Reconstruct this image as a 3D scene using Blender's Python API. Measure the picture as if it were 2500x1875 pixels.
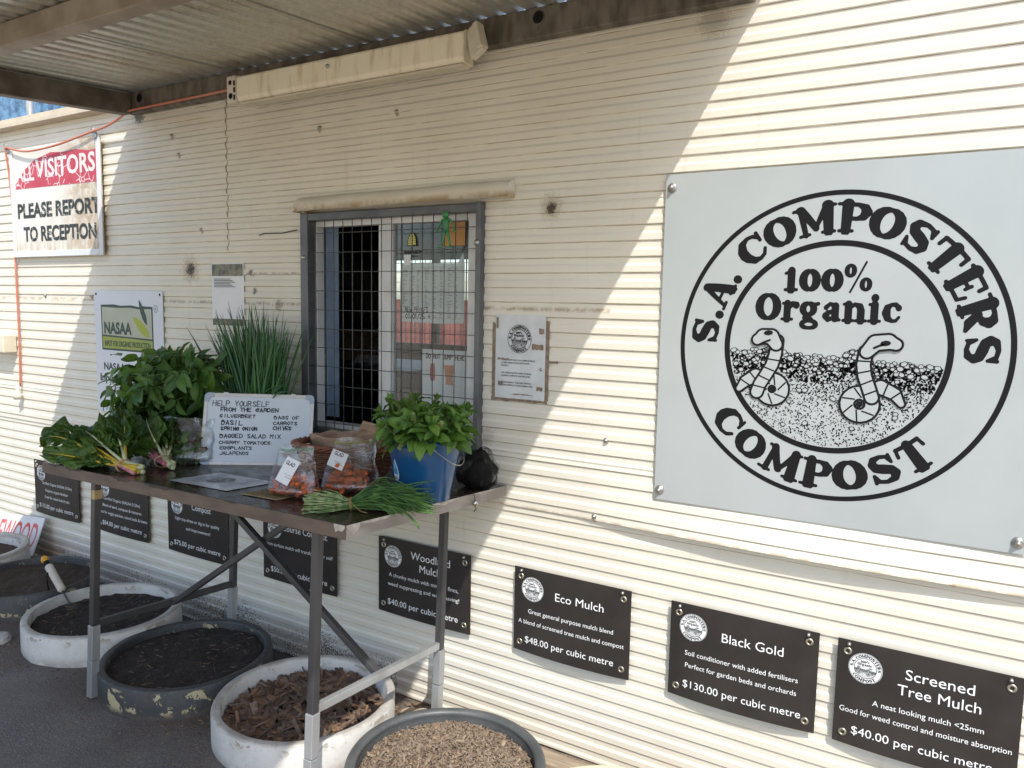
import bpy, bmesh, math, random
import numpy as np
from mathutils import Vector, Matrix, Euler, noise as mnoise
R = math.radians
sin, cos, pi = math.sin, math.cos, math.pi
random.seed(7)
for o in list(bpy.data.objects): bpy.data.objects.remove(o)
scn = bpy.context.scene
C = scn.collection

# ------------------------------------------------------------------ camera
cam = bpy.data.cameras.new('camera'); camo = bpy.data.objects.new('camera', cam); C.objects.link(camo)
cam.sensor_fit = 'HORIZONTAL'; cam.sensor_width = 36.0; cam.lens = 36.0*1846.7/2500.0
cam.clip_start = 0.05; cam.clip_end = 2000
A_ = ((0.8584048, -0.5082983, -0.0690947), (0.5126328, 0.8549223, 0.0794695), (0.0186764, -0.1036372, 0.9944398))
camo.matrix_world = Matrix(((A_[0][0], A_[0][2], -A_[0][1], 0), (A_[1][0], A_[1][2], -A_[1][1], -2.3056),
                            (A_[2][0], A_[2][2], -A_[2][1], 1.58), (0, 0, 0, 1)))
scn.camera = camo
scn.render.resolution_x = 1024; scn.render.resolution_y = 768

# ------------------------------------------------------------------ sky, sun, exposure
SUN = Vector((.54, -.585, 1.0)).normalized()
world = bpy.data.worlds.new('World'); scn.world = world; world.use_nodes = True
nt = world.node_tree; nt.nodes.clear()
sky = nt.nodes.new('ShaderNodeTexSky'); sky.sky_type = 'NISHITA'; sky.sun_disc = False
sky.sun_elevation = math.asin(SUN.z); sky.sun_rotation = math.atan2(SUN.x, SUN.y)
sky.air_density = 1.0; sky.dust_density = 1.5; sky.ozone_density = 1.0
bg = nt.nodes.new('ShaderNodeBackground'); bg.inputs[1].default_value = 0.15
wo = nt.nodes.new('ShaderNodeOutputWorld')
nt.links.new(sky.outputs[0], bg.inputs[0]); nt.links.new(bg.outputs[0], wo.inputs[0])
sl = bpy.data.lights.new('sun', 'SUN'); sl.energy = 2.6; sl.angle = R(0.5); sl.color = (1.0, .965, .90)
so = bpy.data.objects.new('sun', sl); C.objects.link(so)
so.rotation_euler = SUN.to_track_quat('Z', 'Y').to_euler(); so.location = (3, -4, 8)
scn.view_settings.view_transform = 'Standard'; scn.view_settings.look = 'None'
scn.view_settings.exposure = .86; scn.view_settings.gamma = 1.0
scn.view_settings.use_curve_mapping = False

# ------------------------------------------------------------------ materials
MATS = {}
def newmat(name):
    m = bpy.data.materials.new(name); m.use_nodes = True
    return m, m.node_tree, m.node_tree.nodes['Principled BSDF']
def nd(t, typ, **kw):
    n = t.nodes.new(typ)
    for k, v in kw.items(): setattr(n, k, v)
    return n
def val(t, sock, v):
    if hasattr(v, 'is_linked') or isinstance(v, bpy.types.NodeSocket): t.links.new(v, sock)
    else: sock.default_value = v
def math_(t, op, a, b=None, clamp=False):
    n = nd(t, 'ShaderNodeMath', operation=op, use_clamp=clamp); val(t, n.inputs[0], a)
    if b is not None: val(t, n.inputs[1], b)
    return n.outputs[0]
def ramp(t, fac, a, b, lo=0.0, hi=1.0):
    n = nd(t, 'ShaderNodeMapRange', interpolation_type='SMOOTHSTEP'); val(t, n.inputs[0], fac)
    n.inputs[1].default_value = a; n.inputs[2].default_value = b; n.inputs[3].default_value = lo; n.inputs[4].default_value = hi
    return n.outputs[0]
def mixc(t, fac, a, b, bt='MIX'):
    n = nd(t, 'ShaderNodeMix', data_type='RGBA', blend_type=bt); val(t, n.inputs[0], fac)
    for s, v in ((n.inputs[6], a), (n.inputs[7], b)):
        if isinstance(v, bpy.types.NodeSocket): t.links.new(v, s)
        else: s.default_value = (*v, 1) if len(v) == 3 else v
    return n.outputs[2]
def coords(t, kind='Object', scale=None, rot=None):
    n = nd(t, 'ShaderNodeTexCoord'); o = n.outputs[kind]
    if scale or rot:
        m = nd(t, 'ShaderNodeMapping'); t.links.new(o, m.inputs[0])
        if scale: m.inputs['Scale'].default_value = scale
        if rot: m.inputs['Rotation'].default_value = rot
        o = m.outputs[0]
    return o
def noise(t, co, scale, detail=4, rough=.55, dist=0.0):
    n = nd(t, 'ShaderNodeTexNoise'); t.links.new(co, n.inputs['Vector'])
    n.inputs['Scale'].default_value = scale; n.inputs['Detail'].default_value = detail
    n.inputs['Roughness'].default_value = rough; n.inputs['Distortion'].default_value = dist
    return n.outputs[0]
def bump(t, b, h, strength=.3, dist=.01):
    n = nd(t, 'ShaderNodeBump'); n.inputs['Strength'].default_value = strength; n.inputs['Distance'].default_value = dist
    t.links.new(h, n.inputs['Height']); t.links.new(n.outputs[0], b.inputs['Normal'])
def pm(name, c1, c2=None, scale=20, rough=.6, metal=0.0, bmp=0.0, bscale=60, bdist=.004, stretch=None, contrast=(.35, .65), spec=None):
    if name in MATS: return MATS[name]
    m, t, b = newmat(name)
    co = coords(t, 'Object', stretch)
    if c2 is None: b.inputs['Base Color'].default_value = (*c1, 1)
    else:
        f = ramp(t, noise(t, co, scale, 5), contrast[0], contrast[1])
        t.links.new(mixc(t, f, c1, c2), b.inputs['Base Color'])
    b.inputs['Roughness'].default_value = rough; b.inputs['Metallic'].default_value = metal
    if spec is not None: b.inputs['Specular IOR Level'].default_value = spec
    if bmp: bump(t, b, noise(t, co, bscale, 4), bmp, bdist)
    MATS[name] = m
    return m

# ------------------------------------------------------------------ mesh helpers
class MB:
    def __init__(s): s.v = []; s.f = []; s.mi = []; s.uv = {}; s.sm = []
    def add(s, vs, fs, mi=0, smooth=False, uvs=None):
        o = len(s.v); s.v += [tuple(p) for p in vs]
        for k, f in enumerate(fs):
            s.f.append(tuple(i+o for i in f)); s.mi.append(mi); s.sm.append(smooth)
            if uvs: s.uv[len(s.f)-1] = [uvs[i] for i in f]
    def box(s, x0, x1, y0, y1, z0, z1, mi=0, M=None):
        vs = [Vector(p) for p in ((x0,y0,z0),(x1,y0,z0),(x1,y1,z0),(x0,y1,z0),(x0,y0,z1),(x1,y0,z1),(x1,y1,z1),(x0,y1,z1))]
        if M: vs = [M @ p for p in vs]
        s.add(vs, [(0,3,2,1),(4,5,6,7),(0,1,5,4),(1,2,6,5),(2,3,7,6),(3,0,4,7)], mi)
    def bar(s, a, b, w, h, up=(0,0,1), mi=0):
        a = Vector(a); b = Vector(b); d = (b-a).normalized(); up = Vector(up)
        x = d.cross(up).normalized(); y = x.cross(d).normalized(); vs = []
        for p in (a, b):
            for sx, sy in ((-1,-1),(1,-1),(1,1),(-1,1)): vs.append(p + x*sx*w/2 + y*sy*h/2)
        s.add(vs, [(0,1,2,3),(7,6,5,4),(0,4,5,1),(1,5,6,2),(2,6,7,3),(3,7,4,0)], mi)
    def tube(s, pts, r, n=8, mi=0, cap=True, smooth=True):
        pts = [Vector(p) for p in pts]; k = len(pts)
        rs = r if isinstance(r, (list, tuple)) else [r]*k
        vs = []; fs = []; px = None
        for i, p in enumerate(pts):
            d = (pts[min(i+1,k-1)] - pts[max(i-1,0)])
            d = d.normalized() if d.length > 1e-9 else Vector((0,0,1))
            if px is None:
                a = Vector((0,0,1)) if abs(d.z) < .9 else Vector((1,0,0)); px = d.cross(a).normalized()
            else:
                px = (px - d*px.dot(d)); px = px.normalized() if px.length > 1e-6 else d.orthogonal().normalized()
            py = d.cross(px)
            for j in range(n):
                a = 2*pi*j/n; vs.append(p + (px*cos(a)+py*sin(a))*rs[i])
        for i in range(k-1):
            for j in range(n):
                fs.append((i*n+j, i*n+(j+1)%n, (i+1)*n+(j+1)%n, (i+1)*n+j))
        if cap: fs += [tuple(range(n-1,-1,-1)), tuple(range((k-1)*n, k*n))]
        s.add(vs, fs, mi, smooth)
    def lathe(s, prof, n=48, mi=0, c=(0,0,0), smooth=True, wob=0.0, seed=0):
        vs = []; fs = []; k = len(prof)
        for j in range(n):
            a = 2*pi*j/n
            for (r, z) in prof:
                w = 1 + wob*mnoise.noise(Vector((cos(a)*1.7+seed, sin(a)*1.7, z*4)))
                vs.append((c[0]+r*w*cos(a), c[1]+r*w*sin(a), c[2]+z))
        for j in range(n):
            for i in range(k-1):
                fs.append((j*k+i, ((j+1)%n)*k+i, ((j+1)%n)*k+i+1, j*k+i+1))
        s.add(vs, fs, mi, smooth)
    def disc(s, c, r, n=32, axis='y', mi=0):
        vs = []
        for j in range(n):
            a = 2*pi*j/n
            if axis == 'y': vs.append((c[0]+r*cos(a), c[1], c[2]+r*sin(a)))
            else: vs.append((c[0]+r*cos(a), c[1]+r*sin(a), c[2]))
        s.add(vs, [tuple(range(n))], mi)
    def build(s, name, mats, parent=None, bevel=0.0):
        me = bpy.data.meshes.new(name); me.from_pydata(s.v, [], s.f)
        for m in (mats if isinstance(mats, (list, tuple)) else [mats]): me.materials.append(m)
        me.polygons.foreach_set('material_index', s.mi); me.polygons.foreach_set('use_smooth', s.sm)
        if s.uv:
            uvl = me.uv_layers.new(name='UVMap')
            for p in me.polygons:
                if p.index in s.uv:
                    for li, uv in zip(p.loop_indices, s.uv[p.index]): uvl.data[li].uv = uv
        me.update()
        o = bpy.data.objects.new(name, me); C.objects.link(o)
        if parent: o.parent = parent
        if bevel:
            bv = o.modifiers.new('bevel', 'BEVEL'); bv.width = bevel; bv.segments = 2; bv.limit_method = 'ANGLE'; bv.angle_limit = R(40)
        return o
def tag(o, label, cat, group=None, kind=None):
    o['label'] = label; o['category'] = cat
    if group: o['group'] = group
    if kind: o['kind'] = kind
    return o
def thing(name, label, cat, loc=(0,0,0), rot=None, group=None):
    o = bpy.data.objects.new(name, None); C.objects.link(o); o.empty_display_size = .05
    if isinstance(rot, Matrix): o.matrix_world = Matrix.Translation(loc) @ rot.to_4x4()
    else:
        o.location = loc
        if rot: o.rotation_euler = rot
    return tag(o, label, cat, group)
def struct(o): o['kind'] = 'structure'; return o
def copy_part(src, parent, loc=None, rot=None, name=None):
    o = src.copy(); C.objects.link(o); o.parent = parent
    if name: o.name = name
    if loc is not None: o.location = loc
    if rot is not None: o.rotation_euler = rot
    return o
def N3(p, s=1.0, seed=0): return mnoise.noise(Vector(p)*s + Vector((seed*7.3, seed*3.1, seed*1.7)))

# text in the local XZ plane, facing -Y
def text(name, s, mat, parent, x, z, cap, width=None, align='C', y=0.0, bold=0.0, warp=None, rot=0.0, spacing=1.0):
    cu = bpy.data.curves.new('txt', 'FONT'); cu.body = s; cu.size = cap/.73; cu.offset = bold*cap
    cu.space_character = spacing; cu.resolution_u = 3
    to = bpy.data.objects.new('txt', cu); C.objects.link(to)
    dg = bpy.context.evaluated_depsgraph_get(); dg.update()
    me = bpy.data.meshes.new_from_object(to.evaluated_get(dg)); bpy.data.objects.remove(to)
    n = len(me.vertices); co = np.empty(n*3, dtype=np.float32); me.vertices.foreach_get('co', co); co = co.reshape(-1, 3)
    x0, x1 = co[:,0].min(), co[:,0].max(); f = (width/(x1-x0)) if width else 1.0
    px = (co[:,0]-x0)*f; W = (x1-x0)*f
    if align == 'C': px = px - W/2
    elif align == 'R': px = px - W
    pz = co[:,1].copy(); cr, sr = cos(rot), sin(rot)
    X = x + px*cr - pz*sr; Z = z + px*sr + pz*cr
    out = np.empty((n, 3), dtype=np.float32); out[:,0] = X; out[:,2] = Z; out[:,1] = y
    if warp: out[:,1] = [y + warp(a, b) for a, b in zip(X, Z)]
    me.vertices.foreach_set('co', out.reshape(-1)); me.materials.clear(); me.materials.append(mat); me.name = name; me.update()
    o = bpy.data.objects.new(name, me); C.objects.link(o); o.parent = parent
    return o

# filled outline of a signed field (marching squares)
def field_poly(F, x0, z0, d, lvl=0.0, merge=999):
    nx, nz = F.shape; ids = {}; V = []; Fs = []
    def vid(x, z):
        k = (round(x*1e6), round(z*1e6))
        if k not in ids: ids[k] = len(V); V.append((x, z))
        return ids[k]
    inside = F <= lvl
    for j in range(nz-1):
        run = None
        for i in range(nx):
            full = i < nx-1 and inside[i,j] and inside[i+1,j] and inside[i,j+1] and inside[i+1,j+1]
            if full and (run is None or i-run < merge):
                if run is None: run = i
                continue
            if run is not None:
                Fs.append([vid(x0+run*d, z0+j*d), vid(x0+i*d, z0+j*d), vid(x0+i*d, z0+(j+1)*d), vid(x0+run*d, z0+(j+1)*d)]); run = None
                if full: run = i; continue
            if i >= nx-1: continue
            cs = [(i,j),(i+1,j),(i+1,j+1),(i,j+1)]
            if not any(inside[c] for c in cs): continue
            poly = []
            for a in range(4):
                p, q = cs[a], cs[(a+1)%4]; fp, fq = F[p]-lvl, F[q]-lvl
                if fp <= 0: poly.append(vid(x0+p[0]*d, z0+p[1]*d))
                if (fp <= 0) != (fq <= 0):
                    u = fp/(fp-fq); poly.append(vid(x0+(p[0]+u*(q[0]-p[0]))*d, z0+(p[1]+u*(q[1]-p[1]))*d))
            pl = []
            for v in poly:
                if v not in pl: pl.append(v)
            if len(pl) >= 3: Fs.append(pl)
    return V, Fs
def stroke_field(strokes, x0, x1, z0, z1, d):
    xs = np.arange(x0, x1+d, d); zs = np.arange(z0, z1+d, d); X, Z = np.meshgrid(xs, zs, indexing='ij'); F = np.full(X.shape, 9.0)
    for pts, rs in strokes:
        if len(pts) == 1:
            F = np.minimum(F, np.hypot(X-pts[0][0], Z-pts[0][1]) - (rs if not isinstance(rs, (list, tuple)) else rs[0])); continue
        if not isinstance(rs, (list, tuple)): rs = [rs]*len(pts)
        for (a, b, ra, rb) in zip(pts[:-1], pts[1:], rs[:-1], rs[1:]):
            vx, vz = b[0]-a[0], b[1]-a[1]; L = vx*vx+vz*vz+1e-12
            t = np.clip(((X-a[0])*vx+(Z-a[1])*vz)/L, 0, 1)
            F = np.minimum(F, np.hypot(X-a[0]-t*vx, Z-a[1]-t*vz) - (ra+(rb-ra)*t))
    return F

# fat rounded slab-serif letters (centre lines and half-widths)
def ell(cx, cz, rx, rz, side, top, n=20):
    return ([(cx+rx*cos(2*pi*k/n), cz+rz*sin(2*pi*k/n)) for k in range(n+1)], [top+(side-top)*abs(cos(2*pi*k/n))**1.3 for k in range(n+1)])
def SF(x, z, w=.2, r=.052): return ([(x-w, z), (x+w, z)], r)
G = {
'S': (.98, [([(.78,.72),(.7,.88),(.5,.93),(.28,.87),(.22,.72),(.3,.58),(.5,.5),(.7,.42),(.78,.28),(.7,.12),(.48,.065),(.28,.12),(.2,.28)],[.06,.06,.065,.09,.11,.12,.13,.12,.11,.09,.065,.06,.06]), ([(.8,.66),(.8,.92)],.05), ([(.18,.08),(.18,.34)],.05)]),
'A': (1.06, [([(.17,.06),(.5,.95)],[.06,.08]), ([(.5,.95),(.84,.06)],[.1,.14]), ([(.3,.33),(.68,.33)],.05), SF(.17,.052,.14), SF(.84,.052,.18)]),
'C': (1.0, [([(.8,.76),(.7,.88),(.52,.93),(.3,.86),(.17,.65),(.15,.5),(.17,.35),(.3,.14),(.52,.065),(.72,.12),(.84,.28)],[.06,.06,.065,.1,.13,.14,.13,.1,.065,.06,.055]), ([(.84,.62),(.84,.92)],.055)]),
'O': (1.02, [ell(.5,.5,.36,.43,.14,.065)]),
'M': (1.3, [([(.25,.05),(.25,.95)],.075), ([(1.02,.05),(1.02,.95)],.13), ([(.25,.93),(.62,.22)],[.11,.09]), ([(.62,.22),(1.0,.93)],[.06,.09]), SF(.22,.052,.16), SF(1.02,.052,.2), SF(.18,.948,.12), SF(1.1,.948,.12)]),
'P': (.98, [([(.28,.05),(.28,.95)],.13), ([(.3,.92),(.58,.92),(.76,.84),(.82,.7),(.76,.54),(.58,.46),(.3,.46)],[.065,.065,.1,.13,.1,.065,.06]), SF(.28,.052,.22), SF(.16,.948,.12)]),
'T': (1.02, [([(.5,.05),(.5,.93)],.13), ([(.1,.93),(.9,.93)],.065), ([(.1,.93),(.07,.68)],.055), ([(.9,.93),(.93,.68)],.055), SF(.5,.052,.22)]),
'E': (.94, [([(.28,.05),(.28,.95)],.13), ([(.1,.93),(.78,.93)],.06), ([(.3,.5),(.58,.5)],.055), ([(.1,.065),(.8,.065)],.06), ([(.78,.93),(.8,.72)],.055), ([(.8,.065),(.84,.3)],.055), ([(.6,.4),(.6,.6)],.05)]),
'R': (1.08, [([(.28,.05),(.28,.95)],.13), ([(.3,.92),(.56,.92),(.74,.85),(.79,.71),(.74,.57),(.56,.49),(.3,.49)],[.065,.065,.1,.125,.1,.065,.06]), ([(.5,.48),(.7,.2),(.94,.06)],[.1,.12,.06]), SF(.28,.052,.2), SF(.16,.948,.12)]),
'.': (.42, [([(.2,.12)],.125)]),
' ': (.4, []),
'1': (.6, [([(.3,.05),(.3,.7)],.12), ([(.08,.62),(.3,.7)],.05), SF(.3,.052,.22)]),
'0': (.82, [ell(.4,.38,.25,.31,.13,.065)]),
'%': (1.02, [ell(.22,.7,.13,.18,.075,.05), ell(.78,.24,.13,.18,.075,.05), ([(.76,.98),(.24,-.02)],.035)]),
'r': (.7, [([(.25,.05),(.25,.62)],.115), ([(.3,.46),(.45,.62),(.6,.57)],[.07,.08,.11]), SF(.25,.052,.2), SF(.16,.63,.08)]),
'g': (.86, [ell(.38,.44,.21,.2,.11,.06), ell(.42,-.12,.28,.13,.075,.06), ([(.26,.24),(.24,.12),(.5,.06)],[.06,.07,.07]), ([(.58,.6),(.76,.63)],.065)]),
'a': (.82, [([(.55,.55),(.55,.12),(.72,.06)],[.115,.115,.05]), ([(.2,.5),(.35,.64),(.55,.56)],[.075,.06,.08]), ([(.52,.38),(.28,.32),(.2,.2),(.28,.07),(.52,.15)],[.06,.075,.11,.075,.06])]),
'n': (.94, [([(.22,.05),(.22,.62)],.115), ([(.28,.5),(.45,.63),(.64,.55),(.68,.4),(.68,.05)],[.06,.065,.1,.115,.115]), SF(.22,.052,.19), SF(.68,.052,.19), SF(.13,.63,.08)]),
'i': (.5, [([(.23,.05),(.23,.62)],.115), ([(.23,.86)],.115), SF(.23,.052,.2), SF(.14,.63,.09)]),
'c': (.72, [([(.58,.54),(.48,.63),(.34,.64),(.18,.52),(.15,.34),(.2,.17),(.36,.065),(.5,.08),(.6,.2)],[.07,.07,.06,.1,.125,.1,.06,.055,.05]), ([(.58,.52)],.09)]),
}
GC = {}; FAT = 1.25
def glyph(ch, d=1/40.):
    if ch not in GC:
        w, st = G[ch]
        st = [(p, [q*FAT if q > .066 else q*1.1 for q in r] if isinstance(r, (list, tuple)) else (r*FAT if r > .066 else r*1.08)) for p, r in st]
        GC[ch] = (w, *(field_poly(stroke_field(st, -.15, w+.1, -.4 if ch == 'g' else -.08, 1.1, d), -.15, -.4 if ch == 'g' else -.08, d, 0.0, 1) if st else ([], [])))
    return GC[ch]
def add_glyphs_line(mb, s, cx, z, cap, width, mi=0):
    W = sum(glyph(c)[0] for c in s); sx = width/W; x = cx-width/2
    for ch in s:
        w, V, Fs = glyph(ch); mb.add([(x+p*sx, 0, z+q*cap) for p, q in V], Fs, mi); x += w*sx
def add_glyphs_arc(mb, s, rad, cap, a0, a1, inward=False, mi=0, sq=1.0):
    W = sum(glyph(c)[0] for c in s); a = a0; da = (a1-a0)/W
    for ch in s:
        w, V, Fs = glyph(ch); vs = []
        for p, q in V:
            th = R(a + da*p); r = rad + (q-.5)*cap*(-1 if inward else 1); vs.append((r*cos(th)*sq, 0, r*sin(th)))
        mb.add(vs, Fs, mi); a += da*w

# one-stroke hand lettering; pairs of digits x(0-4) y(0-6)
HW = {'A':'00 26 40;12 32','B':'00 06 26 35 24 04;24 44 42 30 00','C':'45 26 04 02 20 41','D':'00 06 26 44 42 20 00','E':'46 06 00 40;03 33','F':'46 06 00;03 33',
'G':'45 26 04 02 20 41 43 23','H':'00 06;03 43;46 40','I':'20 26','J':'46 41 20 01','L':'06 00 40','M':'00 06 23 46 40','N':'00 06 40 46','O':'20 02 04 26 44 42 20',
'P':'00 06 36 44 33 03','R':'00 06 36 44 33 03;23 40','S':'45 26 05 14 32 41 20 01','T':'06 46;26 20','U':'06 01 20 41 46','V':'06 20 46','W':'06 10 23 30 46','X':'06 40;00 46',
'Y':'06 23 46;23 20','0':'20 02 04 26 44 42 20','1':'15 26 20','2':'05 26 45 00 40','4':'30 36 02 42','5':'46 06 03 33 41 20 01','/':'00 46','.':'00 01','>':'03 43;35 43 31','?':'05 26 45 22;20 20'}
def handwrite(mb, s, x, z, cap, width, th, seed=0, y=0.0):
    rnd = random.Random(seed+len(s)*13); n = len(s); adv = width/n; w = adv*.72
    for i, ch in enumerate(s):
        if ch == ' ' or ch not in HW: continue
        jx = rnd.uniform(-.08, .08)*adv; jz = rnd.uniform(-.06, .06)*cap; sl = rnd.uniform(-.08, .12)
        for st in HW[ch].split(';'):
            pts = []
            for p in st.split():
                u = int(p[0])/4*w; v = int(p[1])/6*cap
                pts.append((x + i*adv + jx + u + v*sl*.4 + rnd.uniform(-.075,.075)*w, z + jz + v + rnd.uniform(-.06,.06)*cap))
            for a, b in zip(pts[:-1], pts[1:]):
                dx, dz = b[0]-a[0], b[1]-a[1]; L = math.hypot(dx, dz) or 1e-6
                ex, ez = dx/L*th*.5, dz/L*th*.5; nx, nz = -dz/L*th*.5, dx/L*th*.5
                mb.add([(a[0]-ex-nx, y, a[1]-ez-nz), (b[0]+ex-nx, y, b[1]+ez-nz), (b[0]+ex+nx, y, b[1]+ez+nz), (a[0]-ex+nx, y, a[1]-ez+nz)], [(0,1,2,3)])

# ------------------------------------------------------------------ the wall paint
WZ = 2.0209; WP = 0.0505                       # centre of a rib's upper slope, pitch of the ribs
def wall_mat():
    m, t, b = newmat('wall_paint')
    g = nd(t, 'ShaderNodeNewGeometry').outputs['Position']
    sx = nd(t, 'ShaderNodeSeparateXYZ'); t.links.new(g, sx.inputs[0]); X, Y, Z = sx.outputs
    base = mixc(t, ramp(t, noise(t, g, 2.2, 5), .35, .7), (.685,.645,.545), (.735,.70,.60))
    mp = nd(t, 'ShaderNodeMapping'); t.links.new(g, mp.inputs[0]); mp.inputs['Scale'].default_value = (14, 1, 1.1)
    streak = ramp(t, noise(t, mp.outputs[0], 1.6, 6, .65), .56, .8)
    base = mixc(t, math_(t, 'MULTIPLY', streak, .28), base, (.46,.39,.28))
    fine = ramp(t, noise(t, g, 130, 3, .6), .62, .78)
    base = mixc(t, math_(t, 'MULTIPLY', fine, .3), base, (.5,.45,.36))
    # brown line along the inner corner of each rib, broken up by noise
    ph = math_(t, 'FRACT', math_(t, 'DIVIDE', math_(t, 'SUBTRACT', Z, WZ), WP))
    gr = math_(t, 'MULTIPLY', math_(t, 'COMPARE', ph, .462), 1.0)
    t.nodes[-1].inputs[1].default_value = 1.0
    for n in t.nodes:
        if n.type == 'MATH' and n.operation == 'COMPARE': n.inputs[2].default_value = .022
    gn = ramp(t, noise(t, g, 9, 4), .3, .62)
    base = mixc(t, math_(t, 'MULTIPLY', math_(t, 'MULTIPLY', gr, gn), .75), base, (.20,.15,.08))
    def spot(x, z, r, col, amount, nsc=40):
        nonlocal base
        dx = math_(t, 'SUBTRACT', X, x); dz = math_(t, 'SUBTRACT', Z, z)
        dd = math_(t, 'SQRT', math_(t, 'ADD', math_(t, 'MULTIPLY', dx, dx), math_(t, 'MULTIPLY', dz, dz)))
        f = ramp(t, math_(t, 'ADD', math_(t, 'SUBTRACT', 1.0, math_(t, 'DIVIDE', dd, r)), math_(t, 'MULTIPLY', math_(t, 'SUBTRACT', noise(t, g, nsc, 4, .75), .5), 1.5)), .38, .75)
        base = mixc(t, math_(t, 'MULTIPLY', f, amount), base, col)
    spot(-3.137, 1.719, .13, (.38,.25,.13), .45, 60); spot(-3.137, 1.719, .062, (.045,.02,.012), .95, 130); spot(-1.227, 1.913, .09, (.25,.18,.1), .4, 170); spot(-1.227, 1.908, .042, (.05,.03,.018), .95, 150)
    spot(-2.72, 1.70, .03, (.1,.07,.05), .8, 80); spot(-2.70, 1.62, .03, (.1,.07,.05), .8, 80); spot(-2.55, 1.56, .05, (.25,.2,.15), .7, 90)
    spot(-3.5, 2.46, .09, (.12,.09,.06), .9); spot(-.70, 2.43, .10, (.15,.12,.08), .4, 230); spot(-2.36, 1.95, .1, (.42,.28,.12), .9); spot(-1.47, 1.1, .06, (.34,.27,.2), .35, 120)
    for sx_, sz_ in ((-1.035,.862),(.02,.858),(-3.2,2.243),(-3.25,2.333),(-3.05,1.893),(-2.3,2.273),(-1.9,2.293),(-4.4,1.578),(-3.95,1.578)): spot(sx_, sz_-.004, .018, (.30,.2,.1), .7, 90)
    def band(v, a, b_, x0, x1, col, amt, nsc):
        nonlocal base
        f = math_(t, 'MULTIPLY', math_(t, 'MULTIPLY', ramp(t, v, a, (a+b_)/2), ramp(t, v, b_, (a+b_)/2)), math_(t, 'MULTIPLY', math_(t, 'GREATER_THAN', X, x0), math_(t, 'LESS_THAN', X, x1)))
        f = math_(t, 'MULTIPLY', f, ramp(t, noise(t, g, nsc, 5, .7), .38, .58)); base = mixc(t, math_(t, 'MULTIPLY', f, amt), base, col)
    band(Z, 1.555, 1.58, -5.0, -1.0, (.3,.2,.1), .75, 22); band(Z, 1.69, 1.705, -2.75, -2.42, (.2,.15,.1), .7, 30)
    band(Z, .85, .868, -1.7, .4, (.35,.22,.1), .6, 20)
    # soil splashed on the foot of the wall
    sp = math_(t, 'MULTIPLY', ramp(t, Z, .36, .04), 1.0)
    sn = math_(t, 'GREATER_THAN', math_(t, 'ADD', noise(t, g, 190, 2, .5), math_(t, 'MULTIPLY', math_(t, 'SUBTRACT', noise(t, g, 3.2, 2), .5), .5)), math_(t, 'SUBTRACT', .98, math_(t, 'MULTIPLY', sp, .42)))
    lim = math_(t, 'LESS_THAN', X, -1.9)
    base = mixc(t, math_(t, 'MULTIPLY', math_(t, 'MULTIPLY', sn, lim), .9), base, (.06,.05,.045))
    rst = math_(t, 'MULTIPLY', ramp(t, Z, .26, .02), math_(t, 'MULTIPLY', ramp(t, X, -3.9, -4.5), ramp(t, noise(t, g, 5, 4), .3, .7)))
    base = mixc(t, math_(t, 'MULTIPLY', rst, .8), base, (.33,.22,.15))
    t.links.new(base, b.inputs['Base Color']); b.inputs['Roughness'].default_value = .42
    b.inputs['Specular IOR Level'].default_value = .35
    h = noise(t, g, 6, 4); bump(t, b, h, .12, .006)
    return m
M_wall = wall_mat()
M_steel = pm('frame_steel', (.095,.10,.105), (.14,.145,.15), 9, .45, .35, .1, 80)
M_galv = pm('galvanised', (.42,.43,.43), (.58,.6,.6), 14, .42, .75, .06, 120)
M_dark = pm('dark_rubber', (.02,.02,.02), (.035,.034,.032), 30, .6)
M_black = pm('black_ink', (.008,.008,.009), rough=.5, spec=.18)
M_white = pm('white_ink', (.78,.79,.79), rough=.5)
M_bolt = pm('bolt_metal', (.32,.31,.29), (.5,.49,.46), 60, .35, .8)
M_cream = pm('cream_paint', (.60,.55,.43), (.68,.63,.50), 6, .5, 0, .15, 40, contrast=(.3,.7), stretch=(1,1,3))
M_beam = pm('beam_steel', (.10,.085,.068), (.20,.175,.145), 7, .6, .3, .2, 60, stretch=(3,1,1))
M_alu = pm('white_aluminium', (.58,.58,.57), (.68,.68,.67), 8, .4, .1)

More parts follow.
